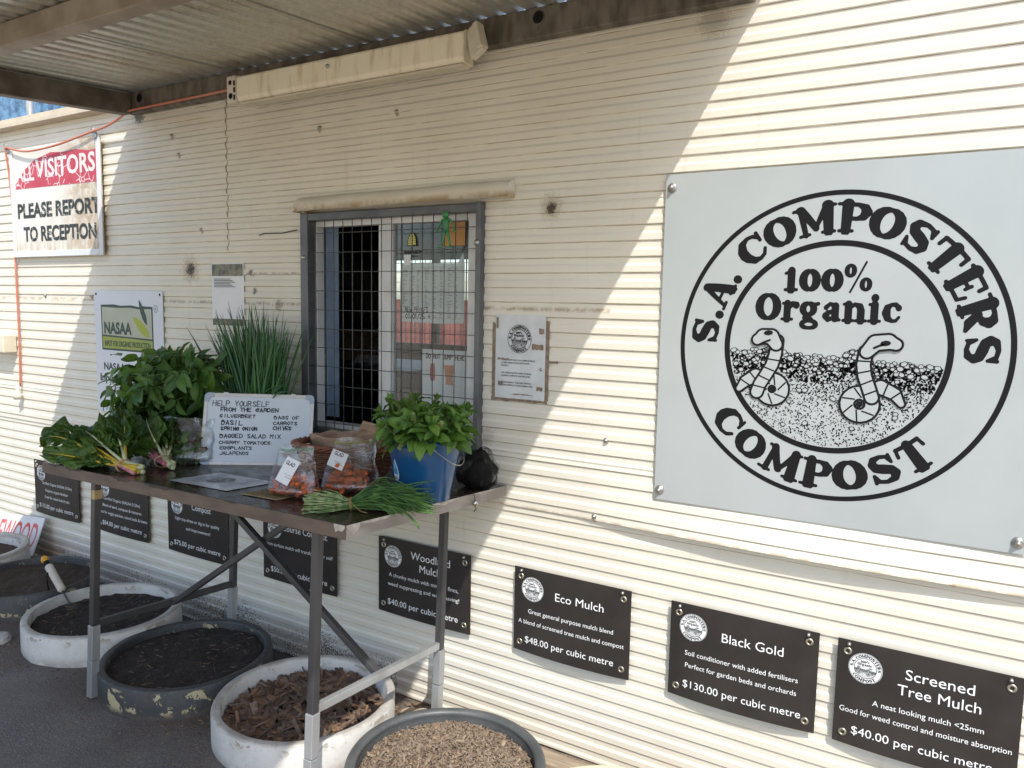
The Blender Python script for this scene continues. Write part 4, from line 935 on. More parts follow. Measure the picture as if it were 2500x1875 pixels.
mb.build('broken_veneer', pm('raw_core', (.045,.03,.022), (.09,.06,.04), 70, .8), tb)
mb = MB()
for y0, y1, dz in ((.06,.20,.011),(.22,.30,.008),(.36,.52,.013),(.60,.74,.008)): chip(y0, y1, .0012, dz, 'y')
chip(.002, .055, .0013, .036, 'y', 6); chip(-.042, -.002, -.0013, .034, 'x', 6)
mb.build('bare_chipboard', pm('bare_board', (.36,.32,.28), (.50,.46,.41), 60, .8), tb)
M_leg = pm('leg_paint', (.055,.053,.055), (.09,.086,.088), 7, .45, .35, .1, 60, stretch=(1,1,.3)); M_slv = pm('leg_sleeve', (.36,.37,.37), (.50,.51,.51), 8, .4, .55, .1, 60, stretch=(1,1,.3))
lw = .0255; LX = {'R': -.166-lw/2, 'L': -TW+.215+lw/2}; LY = {'F': .062+lw/2, 'B': .676+lw/2}
for k, (sx_, sy_, s1, s2, bot) in {'a': ('R','F',-.595,-.729,-.93), 'b': ('R','B',-.603,-.730,-.93), 'c': ('L','F',-.590,-.719,-.86), 'd': ('L','B',-.600,-.725,-.93)}.items():
    x, y = LX[sx_], LY[sy_]
    mb = MB(); mb.box(x-lw/2, x+lw/2, y-lw/2, y+lw/2, s1+.002, -TH_-.001); lg = mb.build('leg', M_leg, tb, .002)
    w2_ = lw/2+.0028
    mb = MB(); mb.box(x-w2_, x+w2_, y-w2_, y+w2_, s2+.0012, s1); mb.box(x-w2_-.002, x+w2_-.002, y-w2_, y+w2_, bot, s2-.0012); mb.build('leg_sleeve', M_slv, lg, .002)
ym = (LY['F']+LY['B'])/2
for s_ in 'RL':
    mb = MB(); mb.box(LX[s_]-.011, LX[s_]+.011, LY['F']+lw/2+.0005, LY['B']-lw/2-.0005, -.598, -.573); mb.build('side_rail', M_leg if s_ == 'L' else M_slv, tb, .002)
mb = MB(); mb.bar((-1.115, ym-.012, -.042), (LX['R']-.012, ym-.012, -.585), .022, .022, (0,1,0)); mb.build('brace', M_leg, tb, .002)
mb = MB(); mb.bar((-.466, ym+.012, -.042), (LX['L']+.012, ym+.012, -.588), .022, .022, (0,1,0)); mb.build('brace', M_leg, tb, .002)
mb = MB(); mb.box(LX['L']-.004, LX['L']+.0168, LY['F']-.0145, LY['F']-.0130, -.118, -.085); mb.box(LX['L']+.0130, LX['L']+.0145, LY['F']-.0128, LY['F']+.016, -.118, -.085); mb.build('masking_tape', pm('masking_tape', (.45,.33,.16), rough=.7), tb)

# ------------------------------------------------------------------ leaves
def leaf_mat(name, c1, c2, vein, sc=22, rough=.42, quilt=1.0, trans=.3):
    m, t, b = newmat(name); out = t.nodes['Material Output']; g = coords(t)
    uv = nd(t, 'ShaderNodeUVMap').outputs[0]; s = nd(t, 'ShaderNodeSeparateXYZ'); t.links.new(uv, s.inputs[0])
    au = math_(t, 'ABSOLUTE', math_(t, 'SUBTRACT', s.outputs[0], .5))
    isl = nd(t, 'ShaderNodeNewGeometry').outputs['Random Per Island']
    f = math_(t, 'ADD', math_(t, 'MULTIPLY', isl, .7), math_(t, 'MULTIPLY', noise(t, g, sc, 4), .6))
    col = mixc(t, ramp(t, f, .2, 1.0), c1, c2)
    rib = ramp(t, au, .035, .012); ph = math_(t, 'FRACT', math_(t, 'SUBTRACT', math_(t, 'MULTIPLY', s.outputs[1], 7), math_(t, 'MULTIPLY', au, 4)))
    sv = math_(t, 'ABSOLUTE', math_(t, 'SUBTRACT', ph, .5)); svl = ramp(t, sv, .07, .02)
    col = mixc(t, math_(t, 'MULTIPLY', rib, .75), col, vein); col = mixc(t, math_(t, 'MULTIPLY', svl, .25), col, vein)
    t.links.new(col, b.inputs['Base Color']); b.inputs['Roughness'].default_value = rough
    bump(t, b, math_(t, 'ADD', math_(t, 'SUBTRACT', sv, math_(t, 'MULTIPLY', rib, .5)), math_(t, 'MULTIPLY', noise(t, g, 150 if quilt < 1.2 else 75, 3), .3 if quilt < 1.2 else 1.6)), min(1, .55*quilt), .0025*quilt**2)
    tr = nd(t, 'ShaderNodeBsdfTranslucent'); t.links.new(mixc(t, .5, col, (.22,.34,.03)), tr.inputs[0])
    mx = nd(t, 'ShaderNodeMixShader'); mx.inputs[0].default_value = trans; t.links.new(b.outputs[0], mx.inputs[1]); t.links.new(tr.outputs[0], mx.inputs[2]); t.links.new(mx.outputs[0], out.inputs[0])
    return m
def prof_ovate(t): return (sin(pi*min(1, t**.72))**.8 if 0 < t < 1 else 0.0)
def leaf(mb, base, d, up, L, W, curl=.6, fold=.25, nv=7, nu=4, twist=0.0, mi=0, ruf=0.0, seed=0, prof=prof_ovate):
    f = Vector(d).normalized(); u = Vector(up); s = f.cross(u)
    s = s.normalized() if s.length > 1e-4 else f.orthogonal().normalized(); n = s.cross(f)
    if twist: q = Matrix.Rotation(twist, 3, f); s = q @ s; n = q @ n
    c = Vector(base); vs = []; uvs = []
    for j in range(nv+1):
        t = j/nv; a = curl*t*t
        dirv = f*cos(a) - n*sin(a); nn = n*cos(a) + f*sin(a); w = W*prof(t)
        for i in range(nu+1):
            q = 2*i/nu-1
            z = fold*abs(q)*w + ruf*(abs(q)**1.6)*sin(t*15+seed+q*2.6) + ruf*.6*mnoise.noise(Vector((q*2.6+seed, t*11, seed)))
            vs.append(c + s*q*w + nn*z); uvs.append((i/nu, t))
        c = c + dirv*(L/nv)
    k = nu+1
    mb.add(vs, [(j*k+i, j*k+i+1, (j+1)*k+i+1, (j+1)*k+i) for j in range(nv) for i in range(nu)], mi, True, uvs)
M_stem = pm('green_stem', (.10,.17,.04), (.16,.24,.07), 30, .5)
def curve_pts(a, d0, d1, L, n=6):
    p = Vector(a); out = [p.copy()]; d0 = Vector(d0).normalized(); d1 = Vector(d1).normalized()
    for i in range(n):
        u = (i+.5)/n; p = p + (d0*(1-u)+d1*u).normalized()*(L/n); out.append(p.copy())
    return out
def herb(fol, stm, rnd, base, d0, d1, L, lmin, lmax, wr, first, n_nodes, rosette=True):
    pts = curve_pts(base, d0, d1, L); stm.tube(pts, [.0028-.0015*i/6 for i in range(7)], 5)
    az = rnd.uniform(0, 6.3)
    for k in range(n_nodes):
        u = first + (1-first)*k/max(1, n_nodes-1); x = u*6; i = min(5, int(x)); p = pts[i].lerp(pts[i+1], x-i); ax = (pts[i+1]-pts[i]).normalized()
        o1 = ax.orthogonal().normalized(); az += 1.57 + rnd.uniform(-.3, .3)
        for h in (0, pi):
            r = Matrix.Rotation(az+h, 3, ax) @ o1; Lf = rnd.uniform(lmin, lmax)*(1-.25*(k == n_nodes-1))
            dd = (r + ax*rnd.uniform(.1, .7) + Vector((0,0,rnd.uniform(-.35,.1)))).normalized()
            leaf(fol, p+r*.003, dd, ax, Lf, Lf*wr*rnd.uniform(.85,1.15), rnd.uniform(.3, 1.3), rnd.uniform(.1, .5), 6, 4, rnd.uniform(-.4,.4), 0, .0015, rnd.uniform(0,9))
    if rosette:
        p = pts[-1]; ax = (pts[-1]-pts[-2]).normalized(); o1 = ax.orthogonal().normalized()
        for h in range(5):
            r = Matrix.Rotation(h*2.4+az, 3, ax) @ o1; Lf = rnd.uniform(lmin, lmax)*.5
            leaf(fol, p, (r*.7+ax).normalized(), ax, Lf, Lf*wr, rnd.uniform(.0,.6), .4, 5, 4, 0, 0, .001, h)
M_bas1 = leaf_mat('basil_leaf_bright', (.045,.125,.018), (.125,.245,.038), (.24,.36,.11))
M_bas2 = leaf_mat('basil_leaf_dark', (.035,.105,.020), (.105,.215,.038), (.18,.30,.09))

# blue bucket with basil
BK = onT(-.075, .43)
bk = thing('bucket', 'shiny blue plastic bucket holding fresh basil on the table corner', 'bucket', BK, rotT())
M_blue = pm('blue_plastic', (.007,.060,.165), (.010,.075,.19), 3, .18, spec=.6)
mb = MB(); mb.lathe([(.0001,.004),(.080,.004),(.083,.0),(.0865,.004),(.116,.172),(.1165,.180),(.1225,.181),(.1235,.186),(.1225,.196),(.1185,.197),(.1165,.186),(.113,.172),(.083,.01),(.0001,.01)], 64); mb.build('shell', M_blue, bk)
mb = MB(); mb.tube([(.126*cos(a), .126*sin(a), .178-.060*sin((a+.75)/1.9*pi)) for a in np.linspace(-.75, 1.15, 18)], .0016, 6); 
mb.build('wire_handle', M_bolt, bk)
stk = MB(); ang0 = -1.93
def onb(u, z): 
    r = .0866+(.116-.0866)*(z-.004)/.168+.0009; a = ang0+u/r; return (r*cos(a), r*sin(a), z)
dp = [(0,.135),(-.009,.116),(-.0145,.098),(-.0155,.085),(-.013,.074),(-.006,.066),(.0,.062),(.006,.066),(.013,.074),(.0155,.085),(.0145,.098),(.009,.116)]
stk.add([onb(u, z) for u, z in dp], [tuple(range(12))]); so_ = stk.build('drop_sticker', pm('sticker_white', (.7,.74,.78), rough=.35), bk)
mb = MB(); q_ = lambda u, z: tuple(Vector(onb(u, z))*1.0 + Vector((cos(ang0), sin(ang0), 0))*.0009)
mb.add([q_(u*.82, .082+(z-.082)*.85) for u, z in dp if z > .083], [tuple(range(len([1 for u, z in dp if z > .083])))]); mb.build('sticker_blue', pm('sticker_blue', (.05,.35,.62), rough=.35), so_)
mb = MB()
for i in range(7): mb.add([q_(-.007+.0021*i, .068), q_(-.007+.0021*i+.0011, .068), q_(-.007+.0021*i+.0011, .080), q_(-.007+.0021*i, .080)], [(0,1,2,3)])
for z in (.090,.0945,.099): mb.add([tuple(Vector(q_(a, b))*1.004) for a, b in ((-.009, z),(.008, z),(.008, z+.0018),(-.009, z+.0018))], [(0,1,2,3)])
mb.build('barcode', M_black, so_)
bb = thing('basil_bunch', 'bright green basil with pale flower spikes filling the blue bucket', 'basil', onT(-.075, .43, .165), rotT())
fol = MB(); stm = MB(); flo = MB(); rnd = random.Random(21)
for k in range(88):
    a = rnd.uniform(0, 2*pi); r = .10*math.sqrt(rnd.random()); tilt = rnd.uniform(.1, 1.0)*(r/.10)**.6
    b0 = Vector((r*cos(a), r*sin(a), rnd.uniform(-.02, .02))); d1 = Vector((cos(a)*tilt*1.2, sin(a)*tilt*1.2, 1.0 - .55*tilt)); L = rnd.uniform(.07, .125) + (.02 if cos(a) < -.3 else 0)
    herb(fol, stm, rnd, b0, (cos(a)*.3*tilt, sin(a)*.3*tilt, 1), d1, L, .042, .080, .27, .35, 3)
for k in range(30):      # leaves hanging over the rim
    a = rnd.uniform(-pi*.95, pi*.35); r = .112
    leaf(fol, (r*cos(a), r*sin(a), .035+rnd.uniform(0,.03)), (cos(a), sin(a), rnd.uniform(-.9,.1)), (0,0,1), rnd.uniform(.035,.09), rnd.uniform(.010,.024), rnd.uniform(.3,1.4), .25, 7, 4, rnd.uniform(-.9,.9), 0, .0015, k)
M_flo = leaf_mat('flower_green', (.24,.34,.09), (.40,.48,.18), (.45,.52,.25))
for (x, y, z, dx, dy, dz, L) in ((.03,-.10,.07,.3,-.4,.5,.07),(.02,-.115,.045,.15,-.8,-.5,.06),(-.10,-.03,.10,-.35,-.1,.8,.075),(.09,-.06,.075,.5,-.4,.25,.06),(.0,-.06,.13,-.1,-.3,.7,.05),(-.03,-.08,.115,-.2,-.5,.6,.05)):
    flo = MB(); d = Vector((dx,dy,dz)).normalized(); flo.tube([Vector((x,y,z))+d*L*u for u in (0,.33,.66,1)], [.0022,.002,.0016,.001], 5)
    for i in range(34):
        u = .1+.9*i/34; p = Vector((x,y,z))+d*L*u; o1 = Matrix.Rotation(i*2.4, 3, d) @ d.orthogonal().normalized()
        leaf(flo, p, (o1+d*.5).normalized(), d, .012*(1.15-u*.5), .0042, .4, .5, 3, 2)
    flo.build('flower_spike', M_flo, bb)
fol.build('leaves', M_bas1, bb); stm.build('stems', M_stem, bb)

# big basil bunch and spring onions in dark tubs at the back
def tub(loc, label, r0=.085, r1=.115, h=.12):
    t_ = thing('tub', label, 'tub', loc, rotT()); mb = MB()
    mb.lathe([(.0001,.003),(r0,.003),(r0+.003,.006),(r1,h-.01),(r1+.006,h-.008),(r1+.006,h),(r1-.002,h),(r0,.012),(.0001,.012)], 40); mb.build('shell', M_dark, t_)
    mb = MB(); mb.lathe([(r1+.0058,h-.02),(r1+.008,h-.018),(r1+.008,h-.012),(r1+.0058,h-.011)], 40); mb.build('band', M_dark, t_)
tub(onT(-1.33, .600), 'black tub holding the dark basil behind the salad bag'); tub(onT(-1.14, .665), 'black tub of spring onions behind the whiteboard', .075, .10, .17)
db = thing('basil_bunch', 'large dark green basil bunch spilling over the left end of the table', 'basil', onT(-1.33, .600, .17), rotT())
fol = MB(); stm = MB(); rnd = random.Random(5)
IT = TM.transposed(); root = Vector((0,0,0)); org = db.matrix_world.translation.copy() if False else onT(-1.33, .600, .17)
def bez(a, b, c, n=6): return [a*(1-u)**2 + b*2*u*(1-u) + c*u*u for u in [i/n for i in range(n+1)]]
def herb_to(fol, stm, rnd, pts, lmin, lmax, wr, first, n_nodes):
    stm.tube(pts, [.003-.0016*i/6 for i in range(7)], 5); az = rnd.uniform(0, 6.3)
    for k in range(n_nodes):
        u = first + (1-first)*k/max(1, n_nodes-1); x = u*6; i = min(5, int(x)); p = pts[i].lerp(pts[i+1], x-i); ax = (pts[i+1]-pts[i]).normalized(); o1 = ax.orthogonal().normalized(); az += 1.57+rnd.uniform(-.3,.3)
        for h in (0, pi):
            r = Matrix.Rotation(az+h, 3, ax) @ o1; Lf = rnd.uniform(lmin, lmax); dd = (r + ax*rnd.uniform(.1,.8) + Vector((0,0,rnd.uniform(-1.2,-.1)))).normalized()
            leaf(fol, p+r*.003, dd, (ax+Vector((0,-.3,.6))).normalized(), Lf, Lf*wr*rnd.uniform(.85,1.15), rnd.uniform(.3,1.4), rnd.uniform(.1,.5), 6, 4, rnd.uniform(-.5,.5), 0, .0018, rnd.uniform(0,9))
for k in range(210):
    while True:
        e = Vector((rnd.uniform(-1,1), rnd.uniform(-1,1), rnd.uniform(-1,1)))
        if .25 < e.length < 1: break
    c_ = Vector((-2.84 + e.x*.28, -.36 + e.y*.17, 1.225 + e.z*.15 - .10*max(0, -e.x)**2*.6 + .03*e.x))
    if c_.x < -3.0: c_.z -= .05
    t_l = TM.transposed() @ (c_ - org); herb_to(fol, stm, rnd, bez(Vector((rnd.uniform(-.06,.06), rnd.uniform(-.06,.06), -.02)), Vector((t_l.x*.3, t_l.y*.2-.02, max(.08, t_l.z*.9+.06))), t_l), .055, .105, .225, .62, 3)
for (x, y, z, dx, dy, dz) in ((-3.20,-.36,1.19,-.9,-.1,-.5),(-3.21,-.37,1.18,-.3,-.2,-.95),(-3.17,-.36,1.26,-1,0,-.2),(-3.13,-.36,1.33,-1,.1,.1),(-3.18,-.36,1.22,-.9,-.2,-.1)): leaf(fol, TM.transposed() @ (Vector((x,y,z))-org), (dx,dy,dz), (0,-.4,1), .105, .019, .5, .25, 7, 4, .2, 0, .001, x)
stm.tube([TM.transposed() @ (Vector(p)-org) for p in ((-3.0,-.35,1.20),(-3.1,-.36,1.21),(-3.21,-.365,1.19))], .002, 5)
fol.build('leaves', M_bas2, db); stm.build('stems', M_stem, db)
so1 = thing('spring_onions', 'tall bunch of dark green spring onions fanning up behind the whiteboard', 'spring onions', onT(-1.14, .665, .10), rotT())
mb = MB(); rnd = random.Random(9)
for k in range(250):
    a = rnd.uniform(0, 2*pi); r = .085*math.sqrt(rnd.random()); fx = rnd.uniform(-1, 1); fy = rnd.uniform(-.9, .25)
    L = rnd.uniform(.36, .58)*(1.06-.12*abs(fx)); p0 = Vector((r*cos(a)+fx*.04, r*sin(a)*.8, -.05)); sd_ = fx*.70-.20
    d1 = Vector((sd_*rnd.uniform(.7,1.2)+rnd.gauss(0,.11), fy*.25, 1.0)); pts = curve_pts(p0, (fx*.25, fy*.15, 1), d1, L, 7); w = rnd.uniform(.0040, .0082)
    mb.tube(pts, [w*.9, w, w, w*.95, w*.85, w*.65, w*.4, .0004], 6)
for (x, d1, L) in ((.09,(1.2,-.2,-.35),.34),(.08,(1.4,-.3,.2),.30),(-.05,(-1.3,-.2,.35),.36),(.02,(1.5,-.1,.12),.3)): mb.tube(curve_pts((x,-.05,.05), (.4 if x > 0 else -.4,-.2,1), d1, L, 8), [.004,.004,.004,.0038,.0034,.003,.0022,.0014,.0004], 6)
mb.build('leaves', pm('onion_leaf', (.022,.085,.030), (.065,.165,.05), 16, .42, 0, .1, 200, stretch=(1,1,.15)), so1)

# whiteboard
wd = Vector((.755,.655,-.031)).normalized(); wu = Vector((-.057,.078,.267)); wu = (wu - wd*wu.dot(wd)).normalized(); wn = wd.cross(wu)   # local x, z, and -y = wn*-1
WM = Matrix((wd, wn*-1, wu)).transposed()
wbt = thing('whiteboard', 'small framed whiteboard hand lettered HELP YOURSELF FROM THE GARDEN', 'whiteboard', Vector((-2.486,-.463,.948)) + wd*.208, WM)
# the board faces local -Y
if (WM @ Vector((0,-1,0))).y > 0: 
    WM = Matrix((wd, wn, wu)).transposed(); wbt.matrix_world = Matrix.Translation(Vector((-2.486,-.463,.9485)) + wd*.208) @ WM.to_4x4()
BW, BH = .417, .285
def wbm():
    m, t, b = newmat('whiteboard_face'); g = coords(t); a = mixc(t, ramp(t, noise(t, g, 5, 4), .3, .75), (.60,.66,.72), (.66,.71,.76)); t.links.new(a, b.inputs['Base Color']); b.inputs['Roughness'].default_value = .22; return m
mb = MB(); mb.box(-BW/2+.004, BW/2-.004, .002, .010, .004, BH-.004); mb.build('board', wbm(), wbt)
mb = MB(); e = .0135
mb.box(-BW/2+.028, BW/2-.028, -.003, .012, 0, e); mb.box(-BW/2+.028, BW/2-.028, -.003, .012, BH-e, BH); mb.box(-BW/2, -BW/2+e, -.003, .012, .028, BH-.028); mb.box(BW/2-e, BW/2, -.003, .012, .028, BH-.028)
mb.build('frame', pm('board_frame', (.60,.59,.56), (.68,.67,.65), 9, .35, .25), wbt, .002)
M_corner = pm('corner_plastic', (.34,.39,.46), (.38,.43,.50), 9, .4)
for sx_ in (-1, 1):
    for sz in (0, 1):
        mb = MB(); x0 = sx_*BW/2; z0 = sz*BH; dz = 1 if sz == 0 else -1; rr = .016; L_ = .036; t_ = .0155; out = []
        for k in range(7): a = pi/2*k/6; out.append((x0-sx_*(rr-rr*cos(a)), z0+dz*(rr-rr*sin(a))))
        poly = [(x0, z0+dz*L_)] + out + [(x0-sx_*L_, z0), (x0-sx_*L_, z0+dz*t_), (x0-sx_*t_*1.25, z0+dz*t_*1.25), (x0-sx_*t_, z0+dz*L_)]
        n = len(poly); vs = [(x, -.0048, z) for x, z in poly] + [(x, .0125, z) for x, z in poly]; fl_ = [tuple(range(n)), tuple(range(2*n-1, n-1, -1))] + [(i, n+i, n+(i+1) % n, (i+1) % n) for i in range(n)]
        if sx_*dz < 0: fl_ = [tuple(reversed(f)) for f in fl_]
        mb.add(vs, fl_); mb.build('corner_cap', M_corner, wbt)
for x in (-.13, .127):
    mb = MB(); mb.box(x-.009, x+.009, -.0045, .013, BH-.009, BH+.0035); mb.build('hanging_clip', M_alu, wbt, .001)
M_pen = pm('marker_ink', (.02,.035,.05), rough=.5)
for i, (s_, x, z, w_, cap, th) in enumerate((('HELP YOURSELF', -.176, .234, .215, .020, .0024), ('FROM THE GARDEN', -.146, .213, .222, .0135, .0030), ('SILVERBEET', -.148, .188, .137, .0115, .0026), ('BASIL', -.140, .159, .082, .0165, .0030), ('SPRING ONION', -.139, .138, .137, .0125, .0030), ('BAGGED SALAD MIX', -.140, .108, .230, .0140, .0026), ('CHERRY TOMATOES', -.141, .083, .193, .0110, .0024), ('EGGPLANTS', -.138, .062, .122, .0115, .0024), ('JALAPENOS', -.138, .041, .110, .0120, .0022), ('BAGS OF', .058, .185, .098, .0125, .0024), ('CARROTS', .055, .163, .094, .0115, .0026), ('CHIVES', .056, .142, .072, .0130, .0030))):
    mb = MB(); handwrite(mb, s_, x, z, cap, w_, th*1.25, i, .0012); mb.build('handwriting', M_pen, wbt)

# ------------------------------------------------------------------ silverbeet
M_chard = leaf_mat('chard_leaf', (.020,.066,.010), (.075,.155,.020), (.20,.27,.09), 26, .32, 1.7, .22)
def chard_prof(t): return max(0.0, sin(pi*min(1, (t*.93+.05)**.62)))**.7 if t < 1 else .12
def petiole_mat(n, a, b): return pm('petiole_'+n, a, b, 40, .4)
P_COL = {'yellow': petiole_mat('yellow', (.58,.38,.02), (.62,.46,.06)), 'pink': petiole_mat('pink', (.46,.10,.14), (.58,.24,.27)), 'white': petiole_mat('white', (.50,.53,.28), (.62,.64,.42))}
def chard(name_label, pos, ang, spec, seed):
    t_ = thing('silverbeet_bunch', name_label, 'silverbeet', pos, rotT(ang)); rnd = random.Random(seed)
    fol = MB(); st = {}
    for (colr, yo, az, el, Lp, Lb, W, curl, tw) in spec:
        st.setdefault(colr, MB()); mbp = st[colr]
        b0 = Vector((rnd.uniform(-.012,.012), yo*.8, .008+rnd.uniform(0,.022))); tie = Vector((.085, yo*.55, .016+abs(rnd.gauss(0,.008))))
        d = Vector((cos(az)*cos(el), sin(az)*cos(el), sin(el))); p1 = tie + d*Lp; p2 = p1 + d*Lb*.55
        w_ = rnd.uniform(.0052,.0075); mbp.tube([b0, b0.lerp(tie,.5), tie, tie.lerp(p1,.5), p1], [w_*1.25, w_*1.1, w_, w_*.85, w_*.6], 8)
        s_ = d.cross(Vector((0,0,1))).normalized(); n_ = s_.cross(d); q = Matrix.Rotation(tw, 3, d); n2 = q @ n_
        c = p1; rib = [c]
        for j in range(6): a = curl*(j/7.)**2; c = c + (d*cos(a)-n2*sin(a))*(Lb*.8/6); rib.append(c.copy())
        mbp.tube([r_ + n2*.0028 for r_ in rib], [w_*.6, w_*.5, w_*.42, w_*.34, w_*.26, w_*.18, .0006], 6)
        leaf(fol, p1 - d*.01, d, n_, Lb, W, curl, rnd.uniform(.15,.6), 24, 12, tw, 0, .016, rnd.uniform(0,20), chard_prof)
    fol.build('leaves', M_chard, t_)
    for c_, m_ in st.items(): m_.build('stalks', P_COL[c_], t_)['label'] = {'yellow': 'bright yellow stalks', 'pink': 'pink stalks', 'white': 'pale greenish white stalks'}[c_]
    mb = MB(); mb.tube([(.083+.003*sin(3*a), .030*cos(a), .022+.021*sin(a)) for a in np.linspace(0, 2*pi, 25)], .0017, 6); mb.tube([(.088, .030*cos(a), .022+.0215*sin(a)) for a in np.linspace(0, 2*pi, 25)], .002, 6); mb.build('rubber_band', pm('rubber_band', (.50,.30,.20), rough=.6), t_)
rc = random.Random(40)
sp1 = [('yellow',.016,.30,.30,.19,.22,.050,1.2,-.2),('yellow',.010,.16,.36,.21,.20,.050,1.3,.5),('yellow',.004,.42,.12,.12,.24,.050,.5,-.9),('yellow',.0,.05,.24,.18,.22,.05,1.0,.8),('pink',.020,.10,.06,.04,.10,.03,.4,.0)]
sp1 += [('white' if k % 3 else 'yellow', rc.uniform(-.02,.008), rc.uniform(-.60,.35), rc.uniform(.05,.60), rc.uniform(.07,.14), rc.uniform(.20,.27), rc.uniform(.048,.064), rc.uniform(.3,1.5), rc.uniform(-1.1,1.1)) for k in range(13)]
sp2 = [('pink',.018,.16,.22,.13,.26,.055,.6,.7),('pink',.010,.08,.30,.13,.26,.055,.7,-.6),('pink',.020,.30,.16,.12,.26,.055,.5,.9),('pink',.004,.2,.40,.10,.28,.058,.8,-.8)]
sp2 += [('white', rc.uniform(-.024,.0), rc.uniform(-.50,.20), rc.uniform(.15,.66), rc.uniform(.07,.12), rc.uniform(.22,.29), rc.uniform(.048,.064), rc.uniform(.4,1.4), rc.uniform(-1.2,1.2)) for k in range(13)]
chard('silverbeet bunch with yellow stalks lying at the left front corner of the table', onT(-1.055, .075), pi-.02, sp1, 3)
chard('silverbeet bunch with pink and white stalks lying beside the salad bag', onT(-1.060, .195), pi-.38, sp2, 8)

# ------------------------------------------------------------------ clear plastic bags
def plastic(name, base=.10, milky=.0):
    m, t, b = newmat(name); t.nodes.remove(b); out = t.nodes['Material Output']; g = coords(t)
    tr = nd(t, 'ShaderNodeBsdfTransparent'); tr.inputs[0].default_value = (.96,.97,.97,1)
    gl = nd(t, 'ShaderNodeBsdfGlossy'); gl.inputs['Roughness'].default_value = .10; gl.inputs[0].default_value = (.95,.97,1,1)
    df = nd(t, 'ShaderNodeBsdfDiffuse'); df.inputs[0].default_value = (.75,.78,.8,1)
    bp = nd(t, 'ShaderNodeBump'); bp.inputs['Strength'].default_value = .8; bp.inputs['Distance'].default_value = .006; t.links.new(noise(t, g, 34, 4, .6, 1.2), bp.inputs['Height']); t.links.new(bp.outputs[0], gl.inputs['Normal'])
    lw_ = nd(t, 'ShaderNodeLayerWeight'); lw_.inputs[0].default_value = .4; t.links.new(bp.outputs[0], lw_.inputs['Normal'])
    m1 = nd(t, 'ShaderNodeMixShader'); t.links.new(math_(t, 'ADD', math_(t, 'MULTIPLY', lw_.outputs[0], .5), base), m1.inputs[0]); t.links.new(tr.outputs[0], m1.inputs[1]); t.links.new(gl.outputs[0], m1.inputs[2])
    m2 = nd(t, 'ShaderNodeMixShader'); t.links.new(ramp(t, noise(t, g, 26, 4, .6, .8), .45, .75, milky, milky+.10), m2.inputs[0]); t.links.new(m1.outputs[0], m2.inputs[1]); t.links.new(df.outputs[0], m2.inputs[2])
    t.links.new(m2.outputs[0], out.inputs[0]); return m
M_bag = plastic('bag_plastic', .09, .0); M_bag2 = plastic('salad_plastic', .13, .01); M_zip = pm('zip_green', (.10,.36,.16), rough=.4); M_zipy = pm('zip_yellow', (.42,.46,.10), rough=.4)
def pillow(w0, w1, d0, h, lean, seed, flop=0.0, nh=16, na=36):
    vs = []
    for j in range(nh+1):
        s = j/nh; w = (w0*(1-s)+w1*s)*.5; d = d0*.5*max(.02, (1-s**1.4))*(min(1, .35+s*5) if s < .15 else 1); w *= (min(1, .8+s*2) if s < .1 else 1)
        for i in range(na):
            a = 2*pi*i/na; cx = abs(cos(a))**.8*(1 if cos(a) > 0 else -1); cy = abs(sin(a))**.8*(1 if sin(a) > 0 else -1)
            am = .007*(.3+s); p = Vector((w*cx, d*cy, h*s))
            q = Vector((p.x*26, p.y*26+seed, p.z*26)); p += Vector((mnoise.noise(q), mnoise.noise(q+Vector((9,2,5))), mnoise.noise(q+Vector((3,8,1)))*.6))*am*1.6
            p.y += lean*s + flop*s*s; p.z = max(.0015, p.z); vs.append(p)
    fs = [(j*na+i, j*na+(i+1) % na, (j+1)*na+(i+1) % na, (j+1)*na+i) for j in range(nh) for i in range(na)] + [tuple(range(na-1, -1, -1))]
    return vs, fs
M_carrot = pm('carrot_skin', (.50,.095,.022), (.62,.16,.035), 30, .38, 0, .25, 160)
car0 = None
def carrot(pos, rot, L, w, label, group):
    global car0
    if car0 is None:
        mb = MB(); n = 14; mb.lathe([(.0001,0)] + [((.30+.70*sin(min(1, (u+.06)*1.35)*pi/2))*(1-.62*u**1.6)*.5, u) for u in np.linspace(.0, .97, 12)] + [(.0001,1.0)], 14, wob=.12, seed=4); o = mb.build('carrot', M_carrot); car0 = o
    else: o = car0.copy(); C.objects.link(o)
    o.location = pos; o.rotation_euler = rot; o.scale = (w, w, L); return tag(o, label, 'carrot', group)
